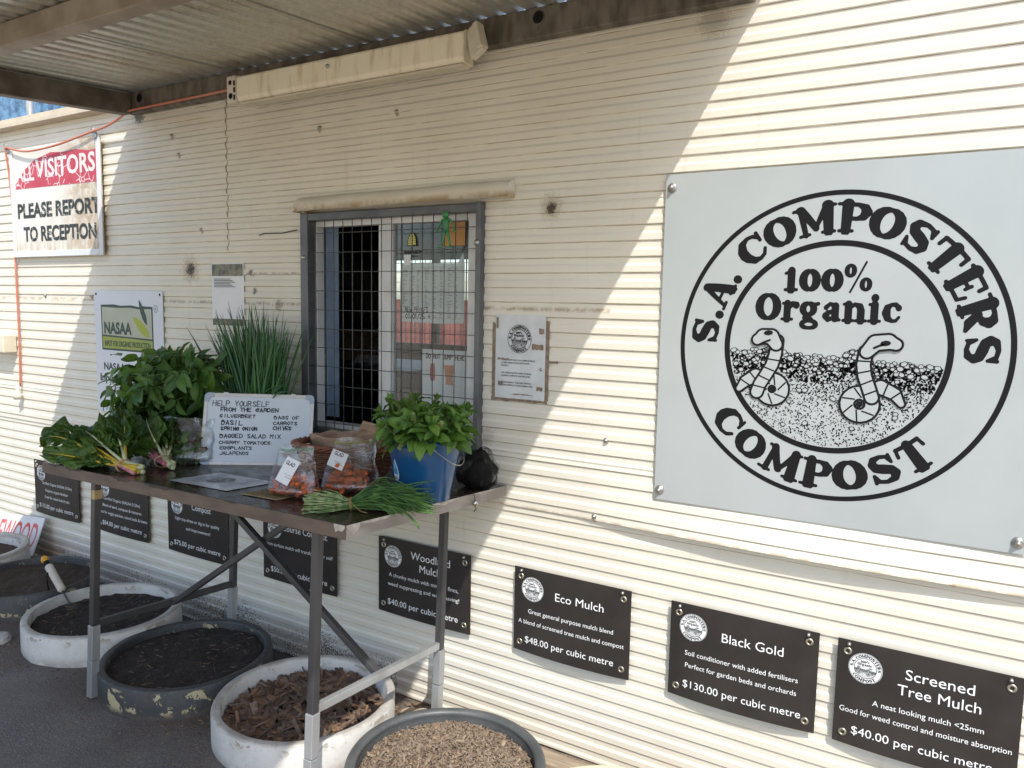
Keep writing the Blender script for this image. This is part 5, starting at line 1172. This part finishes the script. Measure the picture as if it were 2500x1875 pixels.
def carrot_bag(label, pos, ang, dims, seed, clabel, zipm, stick, n):
    R3 = rotT(ang); t_ = thing('zip_bag', label, 'plastic bag', pos, R3); vs, fs = pillow(*dims, seed)
    mb = MB(); mb.add(vs, fs, 0, True); mb.build('bag', M_bag, t_)
    w0, w1, d0, h, lean, *_r = dims; flop = 0
    mb = MB(); ytop = lean
    for s, m_ in ((.90, 0), (.925, 0)): mb.tube([(x, lean*s-.002+.004*sin(x*40), h*s+.004*sin(x*55)) for x in np.linspace(-w1/2*1.02, w1/2*1.02, 14)], .0014, 5)
    mb.build('zip_seal', zipm, t_)
    if stick:
        (x0, z0, sw, sh_, rt) = stick; lb = MB(); nn = 6
        def onbag(a, b):
            X = x0 + a*cos(rt) - b*sin(rt); Z = z0 + a*sin(rt) + b*cos(rt); s = Z/h; return (X, lean*s - d0*.5*max(.05, 1-s**1.4)*math.sqrt(max(.05, 1-(X/(w0*.5))**2)) - .007, Z)
        vsl = [onbag((i/nn-.5)*sw, (j/nn-.5)*sh_) for j in range(nn+1) for i in range(nn+1)]; k = nn+1
        lb.add(vsl, [(j*k+i, j*k+i+1, (j+1)*k+i+1, (j+1)*k+i) for j in range(nn) for i in range(nn)], 0, True); lo = lb.build('label_sticker', pm('label_white', (.74,.75,.76), rough=.45), t_)
        wp = lambda X, Z: onbag((X-x0)*cos(rt)+(Z-z0)*sin(rt), -(X-x0)*sin(rt)+(Z-z0)*cos(rt))[1]
        cx, cz = x0 - .22*sh_*sin(rt), z0 + .22*sh_*cos(rt); text('lettering', 'GLAD', pm('grey_ink', (.06,.06,.07), rough=.5), lo, cx-.002*cos(rt), cz-.002*sin(rt), .0115, .032, y=-.0008, bold=.03, rot=rt, warp=wp)
        for e in (-.30, -.18): text('lettering', 'best before' if e > -.2 else 'date packed', MATS['grey_ink'], lo, x0 - e*sh_*sin(rt)*-1 - .0, z0 + e*sh_*cos(rt), .003, .026, y=-.0008, rot=rt, warp=wp)
    rnd = random.Random(seed)
    k = 0; lay = 0
    while k < n and lay < 5:
        nx_ = 5 - lay//2
        for iy in (-1, 1):
            for ix in range(nx_):
                if k >= n: break
                L = rnd.uniform(.045,.066); w = rnd.uniform(.024,.034); zc = .019 + .0215*lay + rnd.uniform(-.003,.003)
                x = (ix-(nx_-1)/2)*w0*.150*(1-.06*lay) + rnd.uniform(-.005,.005); y = iy*d0*.15*(1-.12*lay) + lean*zc/h + rnd.uniform(-.004,.004)
                R_ = R3 @ Euler((1.57+rnd.gauss(0,.22), rnd.gauss(0,.2), rnd.choice((0, pi))+rnd.gauss(0,.55))).to_matrix()
                c_ = Vector(pos) + R3 @ Vector((x, y, zc)) - R_ @ Vector((0,0,L*.47)); o = carrot((0,0,0), (0,0,0), L, w, clabel, clabel.replace('stubby orange carrot', 'carrots'))
                o.rotation_euler = R_.to_euler(); o.location = c_; k += 1
        lay += 1
carrot_bag('clear zip bag of carrots standing at the front with a large white label', onT(-.385, .165), .42, (.175,.105,.10,.160,.030), 4, 'stubby orange carrot in the front clear zip bag', M_zip, (-.010,.085,.048,.074,-.35), 26)
carrot_bag('clear zip bag of carrots leaning on the wicker basket with yellow seal', onT(-.305, .335), .62, (.20,.125,.115,.170,.085), 9, 'stubby orange carrot in the rear clear zip bag', M_zipy, (-.045,.105,.056,.050,-.30), 30)
# salad bag
sb_ = thing('salad_bag', 'clear plastic bag stuffed with mixed salad leaves beside the whiteboard', 'plastic bag', onT(-1.185, .345), rotT(.45)); vs, fs = pillow(.25,.21,.13,.170,.03,13)
mb = MB(); mb.add(vs, fs, 0, True); mb.build('bag', M_bag2, sb_)
fol = MB(); rnd = random.Random(4)
for k in range(190):
    x = rnd.uniform(-.082,.082); y = rnd.uniform(-.04,.04)*(1-abs(x)*4); z = rnd.uniform(.012,.105); y = y if rnd.random() < .4 else -.052*(1-z/.20)*(1-abs(x)*4)
    leaf(fol, (x,y,z), (rnd.uniform(-1,1), rnd.uniform(-.3,.3), rnd.uniform(-1,1)), (rnd.uniform(-.4,.4),-1,.3), rnd.uniform(.018,.036), rnd.uniform(.006,.013), rnd.uniform(.6,1.6), .3, 5, 4, 0, 0 if rnd.random() < .72 else 1, .003, k)
fol.build('salad_leaves', [leaf_mat('salad_green', (.04,.11,.03), (.14,.22,.08), (.3,.36,.2)), leaf_mat('salad_red', (.07,.025,.03), (.14,.06,.05), (.3,.2,.18))], sb_)

# wicker basket with a paper bag
BS = onT(-.530, .555)
ws = thing('wicker_basket', 'brown wicker basket behind the carrot bags', 'basket', BS, rotT()); ws.scale = (1, 1, .84); M_wick = pm('wicker_cane', (.10,.040,.020), (.19,.080,.038), 30, .45, 0, .2, 120)
mb = MB()
for k in range(15):
    z = .006+.0088*k; r0 = .128 + .045*(k/14.)**.8; mb.tube([((r0+.0042*sin(14*a+pi*k))*cos(a)*1.06, (r0+.0042*sin(14*a+pi*k))*sin(a), z) for a in np.linspace(0, 2*pi, 113)], .0046, 6)
mb.build('woven_side', M_wick, ws)
mb = MB()
for k in range(28):
    a = 2*pi*k/28; mb.tube([(.128*cos(a)*1.06,.128*sin(a),.0),(.150*cos(a)*1.06,.150*sin(a),.06),(.174*cos(a)*1.06,.174*sin(a),.138)], .0035, 5)
mb.build('stakes', M_wick, ws)
mb = MB()
for j in range(4):
    mb.tube([((.180+.010*cos(9*a+j*1.57))*cos(a)*1.06, (.180+.010*cos(9*a+j*1.57))*sin(a), .143+.009*sin(9*a+j*1.57)) for a in np.linspace(0, 2*pi, 145)], .0062, 7)
mb.build('rim_braid', pm('wicker_rim', (.17,.060,.030), (.27,.105,.055), 30, .4, 0, .2, 120), ws)
mb = MB(); mb.disc((0,0,.004), .128, 32, 'z'); mb.build('base', M_wick, ws)
pbg = thing('paper_bag', 'crumpled brown paper bag sitting in the wicker basket', 'paper bag', BS + TM @ Vector((-.005,.015,.006)), rotT(.3)); pbg.scale = (1, 1, .84)
mb = MB(); na, nh = 40, 9; vs = []
for j in range(nh):
    s = j/(nh-1)
    for i in range(na):
        a = 2*pi*i/na; r = (.10+.035*s)*(1+.10*N3((cos(a)*2, sin(a)*2, s*2), 1.6, 1)) ; z = .015+.155*s+.018*s*N3((cos(a)*2.2, sin(a)*2.2, 3)); vs.append((r*cos(a)*1.05, r*sin(a)*.9, z))
for j in range(4):
    s = (j+1)/4
    for i in range(na):
        b_ = vs[(nh-1)*na+i]; rr = 1-.13*s; vs.append((b_[0]*rr+.004*N3((i,j,2),.7), b_[1]*rr, b_[2]-.035*s*s+.010*sin(s*pi)))
mb.add(vs, [(j*na+i, j*na+(i+1) % na, (j+1)*na+(i+1) % na, (j+1)*na+i) for j in range(nh+3) for i in range(na)], 0, False)
mb.build('paper', pm('kraft_paper', (.30,.19,.12), (.40,.27,.18), 14, .75, 0, .6, 30, .012), pbg)
mb = MB(); vs = [((i/9-.5)*.13, .012*N3((i,j,7), .6), j/6*.075) for j in range(7) for i in range(10)]; mb.add(vs, [(j*10+i, j*10+i+1, (j+1)*10+i+1, (j+1)*10+i) for j in range(6) for i in range(9)]); o = mb.build('folded_top', MATS['kraft_paper'], pbg); o.location = (.085, .02, .150); o.rotation_euler = (R(-20), R(18), R(20))

# chives
cv = thing('chives_bunch', 'tied bunch of thin green chives lying on the front right of the table', 'chives', onT(-.125, .150), rotT(.70))
mb = MB(); lt = MB(); rnd = random.Random(17)
for k in range(300):
    a = rnd.uniform(0, 2*pi); r = math.sqrt(rnd.random()); ty, tz = .019*r*cos(a), .017+.015*r*sin(a); y0 = ty*2.6+rnd.gauss(0,.014); z0 = max(.003, tz*1.2+rnd.gauss(0,.010))
    Lx = rnd.uniform(.12, .25); y1 = ty*3.6+rnd.gauss(0,.034); z1 = max(.004, tz*1.2+rnd.gauss(0,.022)); x0 = -rnd.uniform(.060,.135); ym_ = ty*2.4+rnd.gauss(0,.013); zm = max(.005, tz*1.6+abs(rnd.gauss(0,.016)))
    w = rnd.uniform(.0009,.0017); pts = smoothp([(x0,y0,z0),(x0*.5,y0*.6+ty*.4,z0*.6+tz*.4),(0,ty,tz),(Lx*.45,ym_,zm),(Lx*.8,(y1+ym_)*.5+rnd.gauss(0,.006),(zm+z1)*.55),(Lx,y1,z1)], 3)
    cut = 4 if rnd.random() < .75 else 6; lt.tube(pts[:cut+1], w*1.1, 4); mb.tube(pts[cut:], [w]*(len(pts)-cut-1)+[.0003], 4)
for k in range(14):
    y = rnd.uniform(-.07,-.02); mb.tube(smoothp([(.02,y*.3,.02),(.10,y,.022),(.16,y*1.6,.004),(.20,y*2.0,-.035)], 3) if k < 5 else smoothp([(.01,y*.2,.03),(.09,y*.8+.03,.06),(.16,y+.05,.055),(.21,y*1.3+.05,.03)], 3), .0012, 4)
mb.build('green_blades', pm('chive_green', (.025,.085,.016), (.085,.19,.035), 24, .4), cv); lt.build('pale_ends', pm('chive_pale', (.10,.20,.05), (.40,.45,.22), 55, .45), cv)
mb = MB()
for q in (-.002, .0025): mb.tube([(q+.002*sin(a*2), .0225*cos(a), .018+.0185*sin(a)) for a in np.linspace(0, 2*pi, 21)], .0013, 5)
mb.tube([(0,-.02,.03),(.008,-.03,.022),(.03,-.045,.006),(.05,-.06,.004)], .0009, 4); mb.build('string_tie', pm('twine', (.42,.29,.14), rough=.8), cv)

# papers on the table
def tsheet(label, cx, cy, w, h, ang, m, name='paper_sheet', z=.0012):
    t_ = thing(name, label, 'paper', onT(cx, cy, z), rotT(ang)); mb = MB(); n = 8
    mb.add([((i/n-.5)*w, (j/n-.5)*h, .0012*(1+N3((i*.5,j*.5,cx*9)))) for j in range(n+1) for i in range(n+1)], [(j*(n+1)+i, j*(n+1)+i+1, (j+1)*(n+1)+i+1, (j+1)*(n+1)+i) for j in range(n) for i in range(n)], 0, True); mb.build('sheet', m, t_); return t_
ps = tsheet('laminated white sheet with a faint round logo lying on the bare middle of the table', -.747, .187, .288, .208, .03, pm('lam_sheet', (.52,.55,.60), (.60,.62,.66), 8, .16))
lo = copy_part(logo0, ps, (-.01, .0, .0042), None, 'logo'); lo.scale = (.11, .05, .11); lo.rotation_euler = (R(-90), 0, 0)
mb = MB()
for i in range(7): mb.box(-.12+.01*(i % 3), -.062+.006*((i*5) % 4), .07-.022*i, .075-.022*i, .0038, .0042)
mb.build('printed_lines', pm('print_grey', (.25,.27,.32), rough=.6), ps)
mb = MB()
for i in range(7): mb.box(.055, .11-.008*((i*3) % 4), .07-.022*i, .075-.022*i, .0038, .0042)
mb.build('printed_lines', MATS['print_grey'], ps)
ys_ = tsheet('yellowed patterned paper partly under the front carrot bag', -.455, .150, .155, .125, .05, pm('yellow_paper', (.50,.40,.20), (.42,.33,.15), 60, .7))
mb = MB()
for i in range(8): mb.box(-.070+.019*i, -.066+.019*i, -.055, .055, .0036, .0039)
for i in range(6): mb.box(-.07, .07, -.05+.019*i, -.046+.019*i, .0041, .0044)
mb.build('lattice_print', pm('print_brown', (.16,.12,.06), rough=.7), ys_)

# dark net bag and metal ball at the back corner
nb = thing('net_bag', 'crumpled black mesh net bag at the back right corner of the table', 'net bag', onT(-.050, .700), rotT())
def net_mat(lo_=.42, hi_=.85):
    m, t, b = newmat('black_net'); t.nodes.remove(b); out = t.nodes['Material Output']; g = coords(t)
    tr = nd(t, 'ShaderNodeBsdfTransparent'); df = nd(t, 'ShaderNodeBsdfDiffuse'); df.inputs[0].default_value = (.018,.017,.016,1); mx = nd(t, 'ShaderNodeMixShader')
    t.links.new(ramp(t, noise(t, g, 30, 4, .6), .35, .65, lo_, hi_), mx.inputs[0]); t.links.new(tr.outputs[0], mx.inputs[1]); t.links.new(df.outputs[0], mx.inputs[2]); t.links.new(mx.outputs[0], out.inputs[0]); return m
for q, sc_ in ((0, 1.22), (1, .98), (2, .70)):
    mb = MB(); vs = []; na, nh = 36, 18
    for j in range(nh+1):
        s = j/nh; ph = pi*s
        for i in range(na):
            a = 2*pi*i/na; d = Vector((cos(a)*sin(ph), sin(a)*sin(ph), -cos(ph))); r = 1+.36*mnoise.noise(d*1.5+Vector((3+q*.6,0,0)))+.24*mnoise.noise(Vector((cos(a)*3.2,sin(a)*3.2,d.z*.9+q)))
            tp__ = 1-.42*max(0, d.z)**1.5; vs.append((d.x*.066*r*sc_*tp__+.012*max(0,d.z)**2, d.y*.055*r*sc_*tp__, max(.0005, (.066+d.z*.072*r)*(1.02, .92, .70)[q])))
    mb.add(vs, [(j*na+i, j*na+(i+1) % na, (j+1)*na+(i+1) % na, (j+1)*na+i) for j in range(nh) for i in range(na)], 0, True); mb.build('netting' if q < 2 else 'inner_bundle', (net_mat(.12, .50), net_mat(.35, .8), M_dark)[q], nb)
kb = thing('metal_ball', 'small shiny metal ball hanging on string from the back right table corner', 'ball', onT(.012, .600, -.030)); mb = MB(); mb.lathe([(.0001,-.010)] + [(.010*cos(a), .010*sin(a)) for a in np.linspace(-1.3, 1.3, 9)] + [(.0001,.010)], 18); mb.build('ball', pm('chrome', (.5,.5,.5), rough=.12, metal=1.0), kb)
mb = MB(); mb.tube([(0,0,.009),(-.003,.002,.022),(-.012,.004,.034)], .0012, 5); mb.tube([(0,0,-.009),(.004,.002,-.02),(-.002,-.004,-.028)], .002, 5); mb.build('string', M_dark, kb)

# ------------------------------------------------------------------ ring planters, soil and mulch
def planter_mat(name, c1, c2, flake, famt, zlo, zhi, rough, rimamt=0.0):
    m, t, b = newmat(name); g = coords(t); sx = nd(t, 'ShaderNodeSeparateXYZ'); t.links.new(g, sx.inputs[0])
    a = mixc(t, ramp(t, noise(t, g, 7, 5), .3, .7), c1, c2)
    f = math_(t, 'MULTIPLY', math_(t, 'GREATER_THAN', noise(t, g, 11, 6, .65, .4), famt), math_(t, 'MULTIPLY', ramp(t, sx.outputs[2], zlo, zlo+.03), ramp(t, sx.outputs[2], zhi, zhi-.01)))
    a = mixc(t, f, a, flake); a = mixc(t, math_(t, 'MULTIPLY', ramp(t, sx.outputs[2], zhi-.006, zhi+.002), math_(t, 'MULTIPLY', ramp(t, noise(t, g, 12, 5, .7), .25, .6), rimamt)), a, (.33,.30,.255)); dirt = math_(t, 'MULTIPLY', ramp(t, sx.outputs[2], .055, .0), ramp(t, noise(t, g, 20, 4), .3, .6)); a = mixc(t, math_(t, 'MULTIPLY', dirt, .55), a, (.14,.11,.09))
    a = mixc(t, math_(t, 'MULTIPLY', ramp(t, noise(t, g, 70, 5, .75), .54, .72), .45), a, (.22,.185,.15))
    t.links.new(a, b.inputs['Base Color']); b.inputs['Roughness'].default_value = rough; bump(t, b, noise(t, g, 45, 5), .25, .005); return m
M_pw = planter_mat('planter_white', (.50,.485,.45), (.63,.615,.58), (.34,.30,.24), .575, .085, .126, .55, .85)
M_pk = planter_mat('planter_black', (.030,.032,.034), (.055,.056,.056), (.40,.34,.20), .585, .015, .116, .5)
M_pp = planter_mat('planter_plain', (.060,.066,.068), (.095,.10,.10), (.10,.10,.10), .7, .0, .05, .45)
M_pc = planter_mat('planter_cream', (.62,.58,.40), (.68,.63,.45), (.4,.36,.28), .66, .05, .11, .55)
def soil_mat(name, c1, c2, c3): 
    m, t, b = newmat(name); g = nd(t, 'ShaderNodeNewGeometry').outputs['Position']; a = mixc(t, ramp(t, noise(t, g, 24, 6, .7), .35, .65), c1, c2); a = mixc(t, ramp(t, noise(t, g, 160, 3, .7), .56, .68), a, c3)
    t.links.new(a, b.inputs['Base Color']); b.inputs['Roughness'].default_value = .95; bump(t, b, math_(t, 'ADD', noise(t, g, 70, 5, .7), noise(t, g, 230, 3)), 1.0, .012); return m
M_soil = soil_mat('potting_soil', (.022,.016,.012), (.05,.036,.027), (.11,.08,.055)); M_soilb = soil_mat('brown_soil', (.05,.032,.020), (.085,.055,.036), (.14,.095,.06)); M_soilm = soil_mat('mulch_dust', (.12,.08,.05), (.20,.14,.09), (.32,.24,.16))
def planter(label, x, y, R_, h, mat_, thick=.030, roundrim=False, tilt=0.0):
    zb = gz(x, y)-.012; t_ = thing('ring_planter', label, 'planter', (x, y, zb), (tilt, 0, 0), 'round ring planters along the wall'); H_ = h+.012; mb = MB()
    if roundrim: pr_ = [(R_-.012,0),(R_-.012,H_-.030)] + [(R_-.017+.017*cos(a), H_-.014+.014*sin(a)) for a in np.linspace(-.9, pi+.6, 12)] + [(R_-.034,H_-.034),(R_-.036,0)]
    else: pr_ = [(R_,0),(R_,H_-.006),(R_-.003,H_-.001),(R_-.007,H_),(R_-thick+.006,H_),(R_-thick+.002,H_-.002),(R_-thick,H_-.008),(R_-thick,0)]
    mb.lathe(pr_, 96, wob=.012, seed=x); mb.build('ring', mat_, t_)
    return t_
def fill(name, label, x, y, R_, z, m, amp, seed, mound=0.0, tiltx=0.0):
    mb = MB(); nr, na = 26, 80; vs = [(x, y, z+mound)]
    for j in range(1, nr+1):
        r = R_*j/nr
        for i in range(na):
            a = 2*pi*i/na; px, py = x+r*cos(a), y+r*sin(a); vs.append((px, py, z + mound*(1-(r/R_)**2) + tiltx*(px-x) + amp*N3((px*9,py*9,seed)) + amp*.6*N3((px*30,py*30,seed)) + amp*.35*N3((px*80,py*80,seed))))
    fs = [(0, 1+i, 1+(i+1) % na) for i in range(na)] + [(1+(j-1)*na+i, 1+j*na+i, 1+j*na+(i+1) % na, 1+(j-1)*na+(i+1) % na) for j in range(1, nr) for i in range(na)]
    mb.add(vs, fs, 0, True); return tag(mb.build(name, m), label, 'soil' if 'soil' in name else 'mulch', None, 'stuff')
def chips(mb, x, y, R_, zf, n, Lr, Wr, Tr, seed, flat_=.5):
    rnd = random.Random(seed)
    for k in range(n):
        a = rnd.uniform(0, 2*pi); r = R_*math.sqrt(rnd.random()); L = rnd.uniform(*Lr); W = min(L*.8, rnd.uniform(*Wr)); T_ = rnd.uniform(*Tr); r = min(r, R_-L*.45); px, py = x+r*cos(a), y+r*sin(a)
        M_ = Matrix.Translation((px, py, zf(px, py)+rnd.uniform(0, .8)*Tr[1])) @ Euler((rnd.gauss(0,flat_), rnd.gauss(0,flat_), rnd.uniform(0,6.3))).to_matrix().to_4x4(); j = lambda q: rnd.uniform(-q, q)
        e1, e2 = rnd.uniform(.35,1), rnd.uniform(.35,1)
        vs = [(-L/2+j(L*.08), -W/2*e1, -T_/2),(j(L*.2), -W/2*(1+j(.3)), -T_/2+j(T_*.5)),(L/2, -W/2*e2+j(W*.2), -T_/2),(L/2+j(L*.08), W/2*e2, -T_/2),(j(L*.2), W/2*(1+j(.3)), -T_/2+j(T_*.5)),(-L/2, W/2*e1, -T_/2)]
        top_ = [(p[0]*.96, p[1]*.85, p[2]+T_*(1+j(.4))) for p in vs]; V_ = [M_ @ Vector(p) for p in vs+top_]
        mb.add(V_, [(5,4,3,2,1,0),(6,7,10,11),(7,8,9,10)] + [(i, (i+1) % 6, 6+(i+1) % 6, 6+i) for i in range(6)])
def chip_mat(name, cs):
    m, t, b = newmat(name); isl = nd(t, 'ShaderNodeNewGeometry').outputs['Random Per Island']; cr = nd(t, 'ShaderNodeValToRGB'); t.links.new(isl, cr.inputs[0]); el = cr.color_ramp.elements
    el[0].position = 0; el[0].color = (*cs[0],1); el[1].position = 1; el[1].color = (*cs[-1],1)
    for i, c in enumerate(cs[1:-1]): e = el.new((i+1)/(len(cs)-1)); e.color = (*c,1)
    g = coords(t); nz_ = noise(t, g, 90, 4, .7); t.links.new(mixc(t, ramp(t, nz_, .35, .7, 0, .6), cr.outputs[0], (.05,.032,.022)), b.inputs['Base Color']); b.inputs['Roughness'].default_value = .85; bump(t, b, noise(t, g, 220, 4), .5, .003); return m
planter('white ring planter at the far left beside the red lettered board', -4.40, -.465, .290, .135, M_pw); fill('soil', 'dark soil in the farthest white ring planter', -4.40, -.465, .255, gz(-4.4,-.46)+.075, M_soilb, .010, 1)
planter('black ring planter with beige flaking paint at the left edge', -3.80, -.44, .290, .115, M_pk, .016); fill('soil', 'brown soil in the left black ring planter', -3.80, -.44, .270, gz(-3.8,-.44)+.080, M_soilb, .012, 2)
planter('white ring planter with a trowel stuck in its soil', -3.170, -.455, .314, .118, M_pw); fill('soil', 'dark soil around the trowel in the white ring planter', -3.170, -.455, .281, gz(-3.17,-.455)+.072, M_soil, .014, 3)
planter('black ring planter with flaking beige paint in front of the crossed braces', -2.545, -.490, .318, .110, M_pk); fill('soil', 'dark soil in the black ring planter under the table', -2.545, -.490, .285, gz(-2.545,-.49)+.080, M_soil, .010, 4)
planter('white ring planter full of chunky bark under the right table end', -1.900, -.492, .310, .118, M_pw); fill('mulch_bed', 'dark dust under the chunky bark in the white ring planter', -1.900, -.492, .277, gz(-1.9,-.49)+.050, M_soil, .012, 5)
planter('smooth grey rimmed tub of fine wood mulch at the bottom of the photo', -1.268, -.528, .306, .115, M_pp, .03, True); fill('mulch_bed', 'fine brown mulch dust in the grey rimmed tub', -1.268, -.528, .268, gz(-1.27,-.53)+.072, M_soilm, .008, 6, .028)
planter('cream ring planter whose rim just shows at the bottom edge of the photo', -.690, -.585, .310, .128, M_pc); fill('soil', 'dark soil in the cream ring planter at the bottom edge', -.690, -.585, .276, gz(-.69,-.58)+.08, M_soil, .01, 7)
mb = MB(); chips(mb, -1.900, -.492, .276, lambda a, b: gz(-1.9,-.49)+.060+.016*N3((a*8,b*8,3)), 760, (.025,.120), (.007,.030), (.0022,.0075), 3, .30)
tag(mb.build('bark_chips', chip_mat('bark_colours', [(.06,.037,.026),(.11,.068,.046),(.16,.105,.075),(.27,.15,.075),(.13,.09,.068),(.24,.18,.135),(.085,.055,.04)])), 'chunky reddish brown bark chips heaped in the white ring planter', 'bark', None, 'stuff')
mb = MB(); chips(mb, -1.268, -.528, .268, lambda a, b: gz(-1.27,-.53)+.074+.028*(1-((a+1.268)**2+(b+.528)**2)/.268**2)+.008*N3((a*9,b*9,6)), 5200, (.005,.020), (.0025,.008), (.001,.003), 5, .5); chips(mb, -1.268, -.528, .262, lambda a, b: gz(-1.27,-.53)+.078+.028*(1-((a+1.268)**2+(b+.528)**2)/.268**2), 90, (.02,.04), (.006,.014), (.002,.005), 6, .3)
tag(mb.build('wood_mulch', chip_mat('mulch_colours', [(.19,.14,.10),(.28,.21,.15),(.15,.105,.072),(.36,.275,.19),(.25,.195,.145),(.32,.225,.14)])), 'fine pale brown wood mulch filling the grey rimmed tub', 'mulch', None, 'stuff')
mb = MB(); rnd = random.Random(12)      # twigs and straw bits lying on the dark soil
for (cx, cy, rr, zz_) in ((-2.545,-.49,.27,gz(-2.545,-.49)+.088),(-3.17,-.455,.26,gz(-3.17,-.455)+.082)):
    for k in range(110):
        a = rnd.uniform(0,6.3); r = rr*math.sqrt(rnd.random()); L = rnd.uniform(.006,.03); b_ = rnd.uniform(0,6.3); p = Vector((cx+r*cos(a), cy+r*sin(a), zz_+rnd.uniform(0,.006))); d = Vector((cos(b_), sin(b_), rnd.uniform(-.2,.2)))*L
        if (p+d-Vector((cx,cy,p.z))).length < rr: mb.tube([p, p+d], rnd.uniform(.0005,.0014), 4)
tag(mb.build('twigs', pm('twig_straw', (.16,.11,.07), (.28,.2,.12), 60, .8)), 'thin straw twigs scattered on the dark planter soil', 'twigs', None, 'stuff')
mb = MB(); rnd = random.Random(31)
chips(mb, -1.68, -.10, .15, lambda a, b: gz(a, b)+.004, 90, (.01,.05), (.005,.02), (.002,.006), 7, .25)
tag(mb.build('spilt_bark', MATS.get('x') or chip_mat('spilt_colours', [(.12,.075,.05),(.22,.15,.1),(.3,.2,.13)])), 'spilt bark bits on the ground at the wall foot', 'bark', None, 'stuff')

# trowel, rock, slab and plank
tw = thing('garden_trowel', 'garden trowel with pale grip and yellow cap stuck in the soil', 'trowel', (-3.400, -.475, .188)); ax = (Vector((-3.600,-.475,.362))-Vector((-3.400,-.475,.188))).normalized(); L_ = .265
tp_ = lambda u, dz=0: ax*L_*u + Vector((0,0,dz))
mb = MB(); mb.tube([tp_(.02), tp_(.30)], .0042, 8); mb.tube([tp_(.0), tp_(.05)], .007, 8); mb.build('shank', pm('trowel_steel', (.10,.10,.10), rough=.4, metal=.7), tw)
mb = MB(); mb.tube([tp_(.30), tp_(.34), tp_(.5), tp_(.7), tp_(.84), tp_(.87)], [.011,.0175,.0165,.0175,.018,.013], 16); mb.build('grip', pm('grip_foam', (.50,.45,.38), (.58,.53,.46), 30, .7), tw)
mb = MB(); mb.tube([tp_(.871), tp_(.95)], [.0125,.0125], 14); mb.build('neck', M_black, tw)
mb = MB(); mb.tube([tp_(.951), tp_(.97), tp_(1.02), tp_(1.06)], [.0135,.0165,.0165,.010], 16); mb.build('end_cap', pm('yellow_cap', (.62,.32,.02), rough=.4), tw)
mb = MB(); mb.add([tp_(.02)+Vector((0,-.025,0)), tp_(.02)+Vector((0,.025,0)), tp_(-.30)+Vector((0,.028,-.01)), tp_(-.42)+Vector((0,0,-.01)), tp_(-.30)+Vector((0,-.028,-.01))], [(0,1,2,3,4)]); mb.build('blade', MATS['trowel_steel'], tw)
mb = MB(); mb.tube([tp_(.74)+Vector((.004,-.019,0)), tp_(.72)+Vector((.0,-.024,-.03)), tp_(.70)+Vector((.004,-.022,-.075))], .0035, 6); mb.build('wrist_strap', M_black, tw)
def rock(label, loc, s, m, seed, name='rock', cat='rock'):
    bm = bmesh.new(); bmesh.ops.create_icosphere(bm, subdivisions=3, radius=1)
    for v in bm.verts: v.co *= 1+.28*mnoise.noise(v.co*1.3+Vector((seed,0,0)))+.10*mnoise.noise(v.co*4+Vector((seed,0,0))); v.co = Vector((v.co.x*s[0], v.co.y*s[1], v.co.z*s[2]))
    me = bpy.data.meshes.new(name); bm.to_mesh(me); bm.free(); me.materials.append(m); o = bpy.data.objects.new(name, me); C.objects.link(o); o.location = loc; return tag(o, label, cat)
rock('small pale rock beside the white ring planter on the left', (-3.44,-.745,gz(-3.4,-.7)+.015), (.045,.032,.026), pm('rock_pale', (.26,.24,.22), (.38,.35,.32), 16, .85, 0, .5, 60), 3)
rock('flat sandy stone slab between the bark planter and the wall', (-1.700,-.130,gz(-1.7,-.13)+.002), (.075,.075,.014), pm('slab_sand', (.36,.28,.20), (.46,.37,.28), 14, .85, 0, .5, 40), 8, 'stone_slab', 'slab')
mb = MB(); mb.box(-.55, .55, -.075, .0, -.03, .006)
o = mb.build('timber_plank', pm('old_timber', (.26,.20,.14), (.40,.33,.25), 5, .8, 0, .5, 40, stretch=(1,12,1)), None, .003); o.location = (-.78,-.028,-.006); tag(o, 'weathered timber plank lying against the foot of the wall', 'plank')

mb = MB(); rnd = random.Random(77)      # crumbs of bark and mulch dropped round the tubs
for (cx, cy, rr, n_) in ((-1.90,-.49,.33,150),(-1.27,-.53,.33,160),(-2.545,-.49,.34,90),(-3.17,-.455,.335,90)):
    for k in range(n_):
        a = rnd.uniform(pi*.98, 2*pi*1.02); r = rr + abs(rnd.gauss(0, .055)); chips(mb, cx+r*cos(a), cy+r*sin(a), .004, lambda p, q: gz(p, q)+.002, 1, (.004,.018), (.002,.007), (.001,.003), rnd.randint(0, 10**6), .2)
tag(mb.build('mulch_crumbs', MATS.get('y') or chip_mat('crumb_colours', [(.10,.066,.045),(.19,.13,.09),(.28,.2,.13)])), 'small crumbs of mulch and bark dropped on the ground round the tubs', 'mulch', None, 'stuff')
